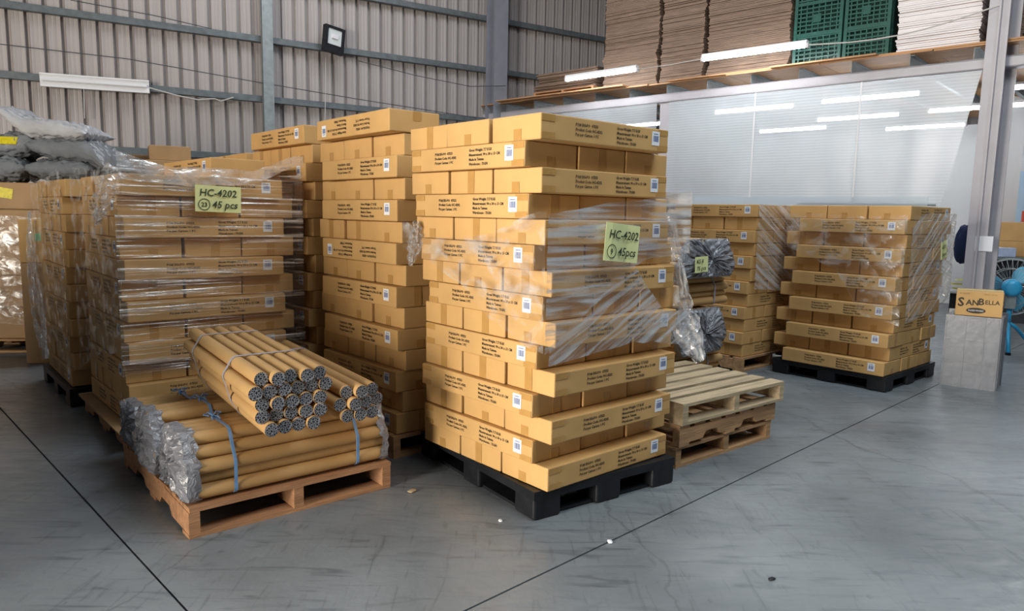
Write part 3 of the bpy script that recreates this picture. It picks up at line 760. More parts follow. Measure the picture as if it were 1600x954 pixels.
def hexrows(counts):
    out = []; d = 2 * TR * 1.01
    for i, n in enumerate(counts):
        for k in range(n): out.append(((k - (n - 1) / 2) * d, TR + i * d * 0.87))
    return out
zp = 0.160
LT = 1.02
# three lower bundles, lying along the pallet front; the nearest is lowest-numbered
mid = lambda y, s=0.0: pf + ta * (0.525 + s) + tb * y
for (yy, sh, rows, lab) in ((0.225, 0.0, [6, 5, 6, 5, 4], 'tube bundle lying at the open pallet edge, under the crosswise bundles'),
                            (0.66, -0.02, [5, 6, 5, 4, 3], 'tube bundle lying in the middle of the pallet, ends in crinkled plastic'),
                            (1.08, 0.0, [5, 4, 5, 4], 'tube bundle lying on the pallet against the stack with note (23)')):
    c = mid(yy, sh)
    bundle((c[0], c[1], zp), tth, LT, hexrows(rows), lab, (-0.30, 0.34) if yy < 0.5 else (-0.22, 0.30), caps=(True, True))
# crosswise bundles on top
bf, bb_ = fl(462, 618, 0.64), fl(325, 552, 0.60)
dirv = (bf - bb_)[:2]; dirv = dirv / np.linalg.norm(dirv); yaw = math.atan2(dirv[1], dirv[0])
ztop = zp + TR * 2 + 4 * 2 * TR * 1.01 * 0.87
cen = bf[:2] - dirv * 0.56 - np.array([-dirv[1], dirv[0]]) * 0.02
bundle((cen[0], cen[1], ztop + 0.03), yaw, 1.12, hexrows([4, 5, 5, 6, 5]), 'big tube bundle lying crosswise on top, two grey straps', (-0.36, 0.20), 'strap_grey', (False, False), True, tilt=math.radians(2.5), bow=False)
per = np.array([-dirv[1], dirv[0]])
cen2 = cen + per * 0.335 + dirv * 0.0
bundle((cen2[0], cen2[1], ztop + 0.03), yaw + 0.02, 1.12, hexrows([3, 4, 3]), 'small tube bundle lying crosswise beside the big one on top', (-0.30,), 'strap_grey', (False, False), True, tilt=math.radians(2.5), bow=False)

# ================================================================== EMPTY WOOD PALLETS
wf, wr = fl(1055, 732)[:2], fl(1205, 683)[:2]
wth = math.atan2(wr[1] - wf[1], wr[0] - wf[0]); wa, wb = vecs(wth)
wood_pallet('wood_pallet', wf, wth, 1.03, 0.82, 'lowest of three empty wooden pallets beside the front stack', 0.0, 'wood', 'a', 7, 3, 0.13, False)
wood_pallet('wood_pallet', wf - wb * 0.02, wth + 0.01, 1.06, 0.82, 'middle of three empty wooden pallets, notched side boards showing', 0.133, 'wood', 'b', 7, 3, 0.13, True)
wood_pallet('wood_pallet', wf - wb * 0.03 + wa * 0.01, wth - 0.015, 1.08, 0.84, 'topmost of three empty wooden pallets, pale slatted deck', 0.266, 'wood_pale', 'a', 6, 3, 0.135, False)

# ================================================================== TUBE STACK WITH NOTE (behind the pallets)
Q = np.array([1.97, 6.10]) + B_ * 0.07
wood_pallet('wood_pallet', Q - A_ * 1.0, TH, 1.02, 0.9, 'wooden pallet under the upright pile of wrapped tube bundles', m='wood', hgt=0.13)
zz = 0.140
for i, (lab, side) in enumerate((('lowest tube bundle showing its sides in pile with yellow note', True), ('second bundle up, ends in dark crinkled plastic, pile with note', False), ('third bundle up showing tube sides, below the yellow note', True), ('topmost bundle with dark crinkled ends behind the yellow note', False))):
    rows = [5, 6, 5] if side else [8, 7, 8, 7]
    cs = Q - A_ * (0.48 + 0.05 * (i == 0)) + B_ * 0.36; ce = Q - A_ * (0.42 + 0.04 * (i == 1)) + B_ * 0.49
    if side: bundle((cs[0], cs[1], zz), TH, 0.98, hexrows([8, 7, 8, 7]), lab, (0.28,), 'strap_grey', (False, False), False, bow=False, group='tube bundles in the noted pile'); zz += TR * 2 + 3 * 2 * TR * 1.01 * .87 + 0.008
    else:
        bundle((ce[0], ce[1], zz), TH + math.pi / 2, 0.94, hexrows([10, 11, 10, 9, 8] if i == 3 else [8, 9, 10, 9, 8, 7]), lab, (0.2,), 'strap_grey', (True, False), False, bow=False, group='tube bundles in the noted pile'); zz += TR * 2 + (4 if i == 3 else 5) * 2 * TR * 1.01 * .87 + 0.016
q = on_plane(1096, 413, Q - B_ * 0.055, A_)
note(['KS 8', '75 pcs'], (q[0], q[1], q[2]), TH - 0.1, 0.15, 0.125, 'pale green paper note on dark crinkled tube ends', size=0.042, tilt=math.radians(-3))

# ================================================================== STACKS 6 and 7 by the curtain
c6 = at_depth(1190, 460, 6.86)[:2] + B_ * 0.15
wood_pallet('wood_pallet', c6 - A_ * 0.03, TH, 1.12, 1.05, 'dark wooden pallet under the carton stack behind the noted tube pile', m='wood', hgt=0.14)
lean6 = lambda n: np.array([0.075, 0.0]) * ((n - 6) / 6.0) * 0.6
def off6(n, right): return lean6(n) + (B_ * 0.0 if not right else A_ * 0.03)
stack('D', c6, TH, 0.143, 12, True, off6, 'stack by the curtain post', 'cartons in the stack by the curtain post', 1)
c7 = fl(1385, 613)[:2]
c7b = at_depth(1400, 460, 6.25)[:2]
plastic_pallet(c7 - np.array([0.02, 0.02]), TH, 1.15, 1.08, 'black plastic pallet under the wrapped stack beside the grey crate', 0.14)
lean7 = lambda n: np.array([0.06, 0.02]) * ((n - 6) / 6.0)
def off7(n, right): return lean7(n) + (B_ * 0.0 if not right else A_ * 0.085)
stack('D', c7b - A_ * 0.03, TH, 0.143, 12, False, off7, 'stack beside grey crate', 'cartons in the stack beside the grey crate', 1)
hF = c7b + A_ * 0.0 - B_ * 0.03 + np.array([0.06, 0]); hR = c7b + A_ * 1.125 - B_ * 0.03 + np.array([0.03, 0.0]); hL = c7b + B_ * 1.0 - A_ * 0.09
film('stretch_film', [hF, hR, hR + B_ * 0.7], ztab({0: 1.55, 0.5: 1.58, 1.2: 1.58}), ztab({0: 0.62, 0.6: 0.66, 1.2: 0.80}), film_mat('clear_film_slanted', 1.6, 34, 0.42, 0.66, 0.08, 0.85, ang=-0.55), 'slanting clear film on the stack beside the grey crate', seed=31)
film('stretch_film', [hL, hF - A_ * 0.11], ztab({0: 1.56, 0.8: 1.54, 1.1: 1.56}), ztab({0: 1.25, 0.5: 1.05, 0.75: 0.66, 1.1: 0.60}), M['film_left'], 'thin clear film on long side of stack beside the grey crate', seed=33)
q = on_plane(1468, 390, hF, A_)
note(['4202', '36pcs'], (q[0] + 0.02, q[1] - 0.03, q[2]), TH, 0.13, 0.16, 'pale green note on slanting film of the stack beside grey crate', size=0.045, tilt=math.radians(-12))
kF = c6 - B_ * 0.02 + np.array([0.04, 0]); kR = c6 + A_ * 1.15 - B_ * 0.02 + np.array([0.04, 0])
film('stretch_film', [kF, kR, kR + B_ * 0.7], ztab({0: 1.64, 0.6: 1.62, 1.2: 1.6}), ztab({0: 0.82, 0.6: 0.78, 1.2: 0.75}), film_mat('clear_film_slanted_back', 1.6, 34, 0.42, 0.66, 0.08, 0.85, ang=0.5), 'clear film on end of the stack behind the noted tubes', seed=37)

# ================================================================== CRATE + CARTON + FAN and what is beyond
kc = fl(1468, 600)[:2]; kd = fl(1540, 610)[:2]
kth = math.atan2(kd[1] - kc[1], kd[0] - kc[0]); ka, kb = vecs(kth)
kw, kh, kdp = 0.43, 0.66, 0.34
cr = empty('plastic_crate', (kc[0], kc[1], 0), kth)
tag(cr, 'grey plastic crate standing on its end under the small printed carton', 'crate')
body = MB().box(0, kw, 0.006, 0.012, 0, kh).box(0, kw, 0.012, kdp, 0, 0.012).box(0, kw, 0.012, kdp, kh - 0.012, kh).box(0, 0.008, 0.012, kdp, 0.012, kh - 0.012).box(kw - 0.008, kw, 0.012, kdp, 0.012, kh - 0.012)
body.build('shell', M['crate'], cr)
rb = MB()
for x in (0.0, kw * 0.36, kw * 0.70, kw - 0.012): MB().box(x, x + 0.012, 0.0, 0.006, 0, kh).build('rib', M['crate'], cr)
for z in (0.0, kh * 0.34, kh * 0.66, kh - 0.014):
    MB().box(0, kw, 0.001, 0.006, z, z + 0.010).build('rib', M['crate'], cr)
MB().box(-0.02, kw + 0.02, kdp, kdp + 0.03, -0.0, kh + 0.02).build('rim', M['crate'], cr)
MB().box(kw, kw + 0.008, 0.02, kdp, 0.0, kh).build('side_panel', M['crate'], cr)
sb = empty('small_carton', (*(kc + ka * 0.23 + kb * 0.17), kh + 0.003), kth + 0.10); tag(sb, 'small orange brown carton with dark lettering on top of the grey crate', 'carton')
link('box_body', bevel_box('box_body', 0.36, 0.30, 0.225, 0.004, M['card'], 1), sb)
link('top_tape', MB().box(-0.18, 0.18, -0.02, 0.02, 0.2255, 0.2265).mesh('top_tape', M['note']), sb)
brand = [(text_mesh(['S'], 0.11, M['ink'], 't', res=2, bold=0.003), -0.165, 0.085), (text_mesh(['AN'], 0.068, M['ink'], 't', res=2, bold=0.002), -0.10, 0.098), (text_mesh(['B'], 0.082, M['ink'], 't', res=2, bold=0.002), -0.008, 0.105), (text_mesh(['ELLA'], 0.052, M['ink'], 't', res=2, bold=0.001), 0.043, 0.113),
         (text_mesh(['A 100-200'], 0.018, M['ink'], 't', res=1), -0.155, 0.195), (text_mesh(['100-200  110-120'], 0.014, M['ink'], 't', res=1), 0.03, 0.195)]
for nm_, prt in (('printed_brand', brand[:4]), ('printed_code', brand[4:5]), ('printed_code', brand[5:])):
    bt = join_text(prt, nm_, M['ink'])
    link(nm_, bt, sb, (0, -0.1508, 0))
    o = link(nm_, bt, sb, (0.1808, 0, 0), math.pi / 2); o.scale = (0.80, 1, 1)
ov = MB(); n = 24
for k in range(n): an = 2 * math.pi * k / n; ov.v.append((0.075 * math.cos(an), 0, 0.026 * math.sin(an)))
ov.f.append(tuple(range(n))); ovm = ov.mesh('oval_badge', M['ink'])
ob = link('oval_badge', ovm, sb, (-0.02, -0.1508, 0.05)); tm = text_mesh(['INSEDWARE'], 0.021, M['paper'], 'badge_text', align='CENTER'); link('badge_text', tm, ob, (0, -0.0006, -0.007))
ob = link('oval_badge', ovm, sb, (0.1808, 0.02, 0.05), math.pi / 2)

# pedestal fan
fp = at_depth(1578, 448, 8.6)
fan = empty('pedestal_fan', (fp[0], fp[1], 0), math.radians(-28)); tag(fan, 'blue pedestal fan with wire guard standing beyond the steel column', 'fan')
zc = float(fp[2])
fr_ = 0.335
def ring_pts(r, y, n=40): return [(r * math.cos(2 * math.pi * k / n), y, zc + r * math.sin(2 * math.pi * k / n)) for k in range(n + 1)]
gd = MB()
for (r, y) in ((fr_, 0.0), (fr_ * .98, 0.06), (fr_ * .98, -0.06), (0.22, 0.10), (0.22, -0.10), (0.10, -0.12), (0.10, 0.12)): gd.tube(ring_pts(r, y), 0.004 if r < fr_ else 0.007, 5, False)
for k in range(36):
    an = 2 * math.pi * k / 36; ca, sa = math.cos(an), math.sin(an)
    gd.tube([(0.09 * ca, -0.12, zc + 0.09 * sa), (0.22 * ca, -0.10, zc + 0.22 * sa), (fr_ * ca, 0, zc + fr_ * sa), (0.22 * ca, 0.10, zc + 0.22 * sa), (0.10 * ca, 0.12, zc + 0.10 * sa)], 0.0022, 4, False)
tag(gd.build('wire_guard', M['wire'], fan), 'silver wire guard')
for k in range(3):
    an0 = 2 * math.pi * k / 3 + 0.9; mb = MB(); nr, nw = 7, 6
    for i in range(nr + 1):
        r = 0.05 + 0.25 * i / nr; hw = 0.55 * math.sin(math.pi * min(0.92, 0.18 + 0.75 * i / nr)) * (1 if i < nr else 0.7)
        for j in range(nw + 1):
            an = an0 + hw * (j / nw * 2 - 1); mb.v.append((r * math.cos(an), 0.03 * (j / nw * 2 - 1) - 0.01, zc + r * math.sin(an)))
    for i in range(nr):
        for j in range(nw): q = i * (nw + 1) + j; mb.f.append((q, q + 1, q + nw + 2, q + nw + 1))
    o = mb.build('blade', M['blade'], fan, True); sm = o.modifiers.new('s', 'SOLIDIFY'); sm.thickness = 0.004
MB().tube([(0, -0.25, zc - 0.0), (0, -0.24, zc), (0, -0.10, zc), (0, -0.03, zc)], [0.05, 0.095, 0.105, 0.06], 20).build('motor_housing', M['fan'], fan, True)
MB().box(-0.05, 0.05, -0.21, -0.09, zc - 0.24, zc - 0.09).build('control_box', M['steel'], fan)
MB().tube([(0, -0.15, 0.30), (0, -0.15, zc - 0.2)], 0.028, 12).build('pole', M['fan'], fan, True)
for k in range(3):
    an = 2 * math.pi * k / 3 + 0.5
    lg = MB().tube([(0, -0.15, 0.34), (0.10 * math.cos(an), -0.15 + 0.10 * math.sin(an), 0.28), (0.34 * math.cos(an), -0.15 + 0.34 * math.sin(an), 0.025)], 0.022, 8).build('leg', M['fan'], fan, True)
    MB().tube([(0.34 * math.cos(an), -0.15 + 0.34 * math.sin(an), 0.0), (0.34 * math.cos(an), -0.15 + 0.34 * math.sin(an), 0.025)], 0.03, 10).build('foot', M['black'], lg)

# far work area beyond the column
wd0 = at_depth(1600, 395, 10.4)
dk = empty('work_bench', (wd0[0] - 0.4, wd0[1], 0), MA + math.pi / 2 - 1.35); tag(dk, 'dark steel bench stacked with brown cartons beyond the fan', 'bench')
zb = float(wd0[2]) - 0.06
MB().box(-0.35, 1.8, -0.1, 0.8, zb - 0.04, zb).build('bench_top', M['steel'], dk)
for (x, y) in ((-0.3, -0.05), (1.7, -0.05), (-0.3, 0.7), (1.7, 0.7)): MB().box(x, x + 0.06, y, y + 0.06, 0, zb - 0.04).build('leg', M['black'], dk)
MB().box(-0.2, 1.7, 0.3, 0.34, 0.05, zb - 0.05).build('back_panel', M['crate_d'], dk)
dka, dkb = vecs(dk.rotation_euler[2]); db = np.array([dk.location.x, dk.location.y])
def bench_box(x, y, z, sx, sy, sz, mt, lab):
    p = db + dka * x + dkb * y; o = link('storage_box', bevel_box('storage_box', sx, sy, sz, 0.006, M[mt]), None, (p[0], p[1], z), dk.rotation_euler[2]); tag(o, lab, 'box'); return o
bench_box(0.02, 0.05, zb + 0.002, 0.42, 0.26, 0.13, 'bluecard', 'blue and white carton on the bench behind the fan')
bench_box(0.62, 0.42, zb + 0.002, 1.3, 0.42, 0.22, 'card2', 'lower long brown carton on the bench behind the fan')
bench_box(0.62, 0.42, zb + 0.225, 1.3, 0.42, 0.27, 'card2', 'upper long brown carton on the bench behind the fan')
tp = MB().tube([(0, 0, 0), (0, 0, 0.16)], 0.06, 14).build('red_bottle', M['red']); p = db + dka * 0.35 + dkb * 0.42; tp.location = (p[0], p[1], zb + 0.50); tag(tp, 'small red bottle standing on the upper long brown carton', 'bottle')
MB_far = empty('wall_right', (10.0, 12.5, 0), math.radians(-20)); tag(MB_far, 'far grey corrugated wall seen past the steel column', 'wall', kind='structure')
for i in range(-3, 9): link('cladding_sheet', cm, MB_far, (i * 0.8, 1.2, 0))
for z in (1.6, 2.6, 3.6): link('girt', MB().box(-2.4, 7.2, 1.1, 1.19, -0.05, 0.05).mesh('girt', M['girt']), MB_far, (0, 0, z))
MB().box(-1.0, 2.2, 0.9, 1.0, 0, 2.1).build('notice_panel', M['wood_pale'], MB_far)
wp = at_depth(1572, 300, 11.2); pst = hsec(0.22, 0.22, 0.012, 4.0).build('steel_post', M['white']); pst.location = (wp[0], wp[1], 0); tag(pst, 'slim white steel post behind the fan', 'post')

# things glimpsed between curtain and column: basket with a yellow bag, navy coat
bp_ = at_depth(1505, 470, 8.3)
bk = empty('wire_basket', (bp_[0], bp_[1], 0), MA); tag(bk, 'dark stand with white slotted basket left of the steel column', 'basket')
zq = float(at_depth(1505, 455, 8.3)[2])
MB().box(-0.12, 0.12, -0.1, 0.1, 0, zq - 0.02).build('stand', M['black'], bk)
for i in range(4): MB().box(-0.16, 0.16, -0.13, -0.125, zq + 0.05 * i, zq + 0.03 + 0.05 * i).build('slat', M['white'], bk)
MB().box(-0.16, 0.16, -0.12, 0.12, zq - 0.02, zq - 0.005).build('tray', M['white'], bk)
def lump(name, sx, sy, sz, mt, seed, amp=0.25, sub=4, tpow=1.0, ridge=0.0):
    bm = bmesh.new(); bmesh.ops.create_icosphere(bm, subdivisions=sub, radius=1.0)
    for v in bm.verts:
        d = v.co.normalized(); e = 0.62
        q = Vector((math.copysign(abs(d.x) ** e, d.x), math.copysign(abs(d.y) ** e, d.y), math.copysign(abs(d.z) ** 0.9, d.z)))
        # pillow: thin towards the rim corners
        rim = max(abs(q.x), abs(q.y)); th_ = (1 - rim ** 4 * 0.85) ** 0.5 if rim < 1 else 0.35
        nzv = noise.fractal(Vector((d.x * 1.7 + seed, d.y * 1.7, d.z * 1.7)), 1.0, 2.0, 3)
        cr_ = noise.noise(Vector((q.x * 3 + seed, q.y * 9, seed)))
        v.co = Vector((q.x * sx * (1 + 0.06 * nzv), q.y * sy * (1 + 0.06 * nzv), q.z * sz * (th_ + amp * 0.5 * nzv) + 0.12 * sz * cr_))
    mn = min(v.co.z for v in bm.verts)
    for v in bm.verts: v.co.z -= mn
    me = bpy.data.meshes.new(name); bm.to_mesh(me); bm.free(); me.materials.append(M[mt])
    for p in me.polygons: p.use_smooth = True
    return me
yb = link('plastic_bag', lump('plastic_bag', 0.15, 0.11, 0.07, 'yellowbag', 3.0, 0.6, 4), None, (bp_[0], bp_[1], zq - 0.003), MA); tag(yb, 'crumpled yellow plastic bag in the slotted basket', 'bag')
nv = at_depth(1506, 383, 8.5)
cv = link('navy_coat', lump('navy_coat', 0.10, 0.08, 0.22, 'navy', 6.0, 0.3, 4), None, (nv[0], nv[1], nv[2] - 0.22), MA); tag(cv, 'navy cloth hanging between the curtain and the steel column', 'cloth')

# ================================================================== PLASTIC CURTAIN
def curtain(x0, x1, zt, zb, label, y=-0.10, seed=0, seams=(), slant=0.0):
    ns, nz_ = 60, 24; v, f, uv = [], [], []
    for i in range(ns + 1):
        s = i / ns
        for k in range(nz_ + 1):
            t = k / nz_; x = x0 + (x1 - slant * (1 - t) - x0) * s; z = zb + (zt - zb) * t
            yy = y + 0.018 * noise.noise((x * 2.2 + seed, z * 0.8, seed)) + 0.02 * (1 - t) * noise.noise((x * 5, z, seed + 2))
            v.append((x, yy, z)); uv.append((x, z))
    for i in range(ns):
        for k in range(nz_): q = i * (nz_ + 1) + k; f.append((q, q + nz_ + 1, q + nz_ + 2, q + 1))
    me = bpy.data.meshes.new('sheet'); me.from_pydata(v, [], f); me.materials.append(M['sheet'])
    ul = me.uv_layers.new(name='UVMap')
    for lp in me.loops: ul.data[lp.index].uv = uv[lp.vertex_index]
    for p in me.polygons: p.use_smooth = True
    r = empty('plastic_curtain', (C[0], C[1], 0), MA); tag(r, label, 'curtain')
    link('sheet', me, r)
    for sx in seams: MB().box(sx, sx + 0.022, y - 0.03, y - 0.026, zb, zt).build('seam_tape', M['white'], r)
    return r
cu = curtain(-3.9, -0.10, 3.12, 1.66, 'wide translucent plastic curtain hanging from the mezzanine beam', seams=(-2.62, -1.32), slant=0.28, seed=4)
MB().tube([(-1.95, -0.12, 1.70), (-0.42, -0.12, 1.69)], 0.012, 8).build('hem_rod', M['steel'], cu)
MB().box(-3.9, -0.5, -0.135, -0.13, 1.66, 1.78).build('hem', M['sheet'], cu)
curtain(-7.6, -4.1, 3.12, 1.66, 'narrow translucent plastic curtain left of the mezzanine post', seed=9)

# fluorescent battens
def batten(p0, p1, label, lit=True, drop=0.0, group=None):
    p0, p1 = Vector([float(q) for q in p0]), Vector([float(q) for q in p1]); d = p1 - p0; Lb = d.length
    r = empty('fluorescent_lamp', tuple((p0 + p1) / 2), rot=(0, -math.asin(max(-1, min(1, d.z / Lb))), math.atan2(d.y, d.x))); tag(r, label, 'lamp', group)
    MB().prism([(-0.045, 0.02), (0.045, 0.02), (0.03, 0.055), (-0.03, 0.055)], -Lb / 2, Lb / 2).build('housing', M['white'], r, rot=(0, 0, -math.pi / 2))
    MB().tube([(-Lb / 2 + 0.02, 0, -0.005), (Lb / 2 - 0.02, 0, -0.005)], 0.024, 10).build('tube', M['lamp'] if lit else M['white'], r)
    for sg in (-1, 1): MB().box(sg * Lb / 2 - 0.015, sg * Lb / 2 + 0.015, -0.03, 0.03, -0.035, 0.02).build('end_cap', M['white'], r)
    return r
nf = np.array([-0.676, -0.737])
Lp = C + nf * 0.5
q0, q1 = on_plane(885, 124, Lp, m2), on_plane(996, 108, Lp, m2); batten(q0, q1, 'lit fluorescent lamp hung before the low pile of flat cardboard')
q2, q3 = on_plane(1098, 92, Lp, m2), on_plane(1262, 70, Lp, m2); batten(q2, q3, 'lit fluorescent lamp hung before the widest cardboard stack and green crates')
cb = MB().tube([tuple(q1), tuple((q1 + q2) / 2 - np.array([0, 0, 0.01])), tuple(q2)], 0.006, 6).build('lamp_cable', M['cable_l']); tag(cb, 'pale cable strung between the two hanging lamps', 'cable')
qe = on_plane(1562, 8, C + nf * 0.25, m2)
pts = [tuple(q3 + (qe - q3) * t + np.array([0, 0, -0.10 * math.sin(math.pi * t)])) for t in np.linspace(0, 1, 9)]
cb = MB().tube(pts, 0.008, 6).build('lamp_cable', M['cable_l']); tag(cb, 'pale twisted cable from the lamp up to the steel column', 'cable')
def mz(x, y, z): p = C + (-m2) * x + back * y; return np.array([p[0], p[1], z])
for i, (x, y, ang) in enumerate(((-3.1, 0.9, 0), (-1.5, 0.8, 0), (-2.2, 2.6, 0), (-0.6, 2.5, 0), (-3.6, 3.6, 0), (-1.7, 4.4, 0), (0.6, 1.0, 0), (1.2, 3.0, 0), (-5.6, 1.6, 0))):
    batten(mz(x - 0.6, y, 3.08), mz(x + 0.6, y, 3.08), 'lit fluorescent lamp under the mezzanine deck behind the curtain', group='lamps under the mezzanine')

# ================================================================== GOODS ON THE MEZZANINE
ZD = 3.418
def flat_stack(u0, u1, hgt, dep, mt, label, name='flat_cardboard_stack', n=70, y0=0.03, z0=ZD, jit=0.012):
    vb = 100
    a = on_plane(u0, vb, C, m2); b = on_plane(u1, vb, C, m2)
    x0 = float(np.dot(a[:2] - C, -m2)); x1 = float(np.dot(b[:2] - C, -m2))
    r = empty(name, (C[0], C[1], 0), MA); tag(r, label, 'cardboard')
    mb = MB(); z = z0; t = hgt / n; ox = oy = 0
    for i in range(n):
        ox = 0.8 * ox + R(-jit, jit); oy = 0.7 * oy + R(-jit, jit); e = R(-jit, jit) * .6
        mb.box(x0 + ox + e, x1 + ox, y0 + oy, y0 + dep + oy, z, z + t * 0.86); z += t
    tag(mb.build('sheets', M[mt], r), kind='stuff'); return r
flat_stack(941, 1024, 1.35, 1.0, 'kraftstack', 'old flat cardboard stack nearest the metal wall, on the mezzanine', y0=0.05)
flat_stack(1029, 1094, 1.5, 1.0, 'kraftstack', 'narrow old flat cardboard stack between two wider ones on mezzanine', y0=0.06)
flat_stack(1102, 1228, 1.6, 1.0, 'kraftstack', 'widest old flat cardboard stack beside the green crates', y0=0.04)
flat_stack(1394, 1523, 1.6, 1.0, 'whitestack', 'white flat board stack between green crates and steel column', y0=0.10)
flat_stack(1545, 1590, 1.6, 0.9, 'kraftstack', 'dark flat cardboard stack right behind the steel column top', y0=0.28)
# low pile on a pallet at the wall end
a = on_plane(828, 130, C, m2); x0 = float(np.dot(a[:2] - C, -m2))
pp = C - m2 * x0 + back * 0.10
wood_pallet('wood_pallet', pp, MA, 1.25, 1.0, 'wooden pallet on the mezzanine under the low flat cardboard pile', ZD, 'wood_warm', 'a', 7, 3, 0.12, False)
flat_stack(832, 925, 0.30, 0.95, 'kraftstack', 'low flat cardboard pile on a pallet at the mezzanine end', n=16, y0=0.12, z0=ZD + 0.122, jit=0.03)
def grid_crate(u0, u1, label):
    a = on_plane(u0, 70, C, m2); b = on_plane(u1, 70, C, m2)
    x0 = float(np.dot(a[:2] - C, -m2)); x1 = float(np.dot(b[:2] - C, -m2)); w_ = x1 - x0
    r = empty('grid_crate', (*(C - m2 * x0 + back * 0.06), ZD), MA); tag(r, label, 'crate', 'green crates on the mezzanine')
    MB().box(0.02, w_ - 0.02, 0.20, 0.55, 0.0, 1.5).build('core', M['green'], r)
    for x in (0.0, w_ - 0.04): MB().box(x, x + 0.04, 0, 0.06, 0, 1.5).build('corner_post', M['green'], r)
    g = MB(); nx = 8
    for i in range(1, nx): x = w_ * i / nx; g.box(x - 0.008, x + 0.008, 0.012, 0.034, 0, 1.5)
    nzr = 30
    for i in range(nzr + 1): z = 1.5 * i / nzr; g.box(0.04, w_ - 0.04, 0.008, 0.034, max(0, z - 0.009), z + 0.009)
    tag(g.build('lattice', M['green'], r), kind='stuff')
    for i in range(1, 4): MB().box(0.04, w_ - 0.04, 0.004, 0.034, i * 0.38 - 0.02, i * 0.38 + 0.02).build('band', M['green'], r)
    MB().box(w_ * 0.40, w_ * 0.56, 0.0, 0.034, 0.52, 0.62).build('tag_plate', M['green'], r)
grid_crate(1236, 1311, 'dark green lattice crate beside the widest flat cardboard stack')
grid_crate(1314, 1386, 'dark green lattice crate beside the white flat board stack')

# ================================================================== LEFT REAR: big boxes, bags
lc = at_depth(78, 400, 7.3)[:2]
lth = math.radians(8)
la, lb_ = vecs(lth)
pl_ = wood_pallet('wood_pallet', lc - la * 1.3, lth, 1.3, 1.1, 'dark wooden pallet under the big dull boxes and grey bags', m='wood', hgt=0.14)
zs = 0.142
hs = [0.36, 0.36, 0.38, 0.36, 0.30]
tot = float(at_depth(60, 285, 7.3)[2]) - 0.142
hs = [x * tot / sum(hs) for x in hs]
for i, hh in enumerate(hs):
    for k in range(2):
        p = lc - la * (0.32 + 0.64 * k) + lb_ * 0.5 + la * (0.0 if i == 4 else -0.03 - 0.01 * (i % 2))
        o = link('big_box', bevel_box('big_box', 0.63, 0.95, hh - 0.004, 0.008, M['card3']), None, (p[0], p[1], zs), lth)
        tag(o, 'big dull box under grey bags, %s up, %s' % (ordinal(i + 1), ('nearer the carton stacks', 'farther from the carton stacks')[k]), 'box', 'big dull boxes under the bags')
        if i == 4 and k == 0: link('yellow_label', MB().box(-0.08, 0.08, -0.002, 0, -0.05, 0.05).mesh('yellow_label', M['yellow']), o, (-0.08, -0.477, hh * 0.6), rot=(0, 0.15, 0))
    zs += hh
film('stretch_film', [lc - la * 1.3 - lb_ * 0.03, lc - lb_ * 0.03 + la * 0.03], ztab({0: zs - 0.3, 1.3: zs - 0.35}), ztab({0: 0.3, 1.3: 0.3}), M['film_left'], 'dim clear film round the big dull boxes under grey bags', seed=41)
p = at_depth(66, 375, 7.0)
o = link('brown_box', bevel_box('brown_box', 0.27, 0.5, 0.40, 0.006, M['card2']), None, (p[0] + 0.05, p[1], p[2] - 0.2), lth); tag(o, 'brown box with a green sticker on top of a tall dark box', 'box')
link('green_sticker', MB().box(-0.04, 0.04, -0.002, 0, -0.035, 0.035).mesh('green_sticker', M['greenlabel']), o, (0.05, -0.252, 0.24))
o2 = link('brown_box', bevel_box('brown_box', 0.27, 0.5, p[2] - 0.2 - 0.003, 0.006, M['card3']), None, (p[0] + 0.05, p[1], 0.0), lth); tag(o2, 'tall dark box carrying the green stickered box', 'box')
loose_film('loose_film', [tuple(at_depth(46, 330, 6.70)), tuple(at_depth(50, 420, 6.70)), tuple(at_depth(62, 500, 6.70)), tuple(at_depth(72, 560, 6.70))], [0.03, 0.10, 0.14, 0.05], 'dark hanging film between the dull boxes and rear left stack', 44)
# grey bags
def bag_mesh(sx, sy, sz, mt, seed, ear=0.0, droop=0.0, n=44):
    mb = MB(); top = []
    def P(u, v, sg):
        e = (max(0.0, 1 - abs(u) ** 3.2) * max(0.0, 1 - abs(v) ** 2.6)) ** 0.5
        pin = 1 - 0.10 * (1 - v * v) * abs(u) ** 3                     # sides drawn in, corners stick out
        x = u * sx * pin; y = v * sy * (1 - 0.10 * (1 - u * u) * abs(v) ** 3)
        cr = noise.noise((u * 3 + v * 4 + seed, v * 7 - u * 2, seed)); rg = 1 - abs(noise.noise((u * 4.5 - v * 3 + seed, v * 5 + u * 2, seed + 4)))
        z = sg * sz * e * (1 + 0.25 * cr) + sz * 0.22 * (rg - 0.8) * (0.4 + e) + 0.02 * noise.noise((u * 11, v * 11, seed))
        if u < 0: z += ear * max(0.0, (-u - 0.35)) ** 1.5
        if u > 0: z -= droop * max(0.0, u - 0.4) ** 1.4
        return (x, y, z)
    for sg in (1, -1):
        for i in range(n + 1):
            for k in range(n + 1): mb.v.append(P(2 * i / n - 1, 2 * k / n - 1, sg))
    m_ = (n + 1) ** 2
    for i in range(n):
        for k in range(n):
            q = i * (n + 1) + k; mb.f.append((q, q + n + 1, q + n + 2, q + 1)); mb.f.append((m_ + q, m_ + q + 1, m_ + q + n + 2, m_ + q + n + 1))
    me = mb.mesh('grey_bag', M[mt], True); return me
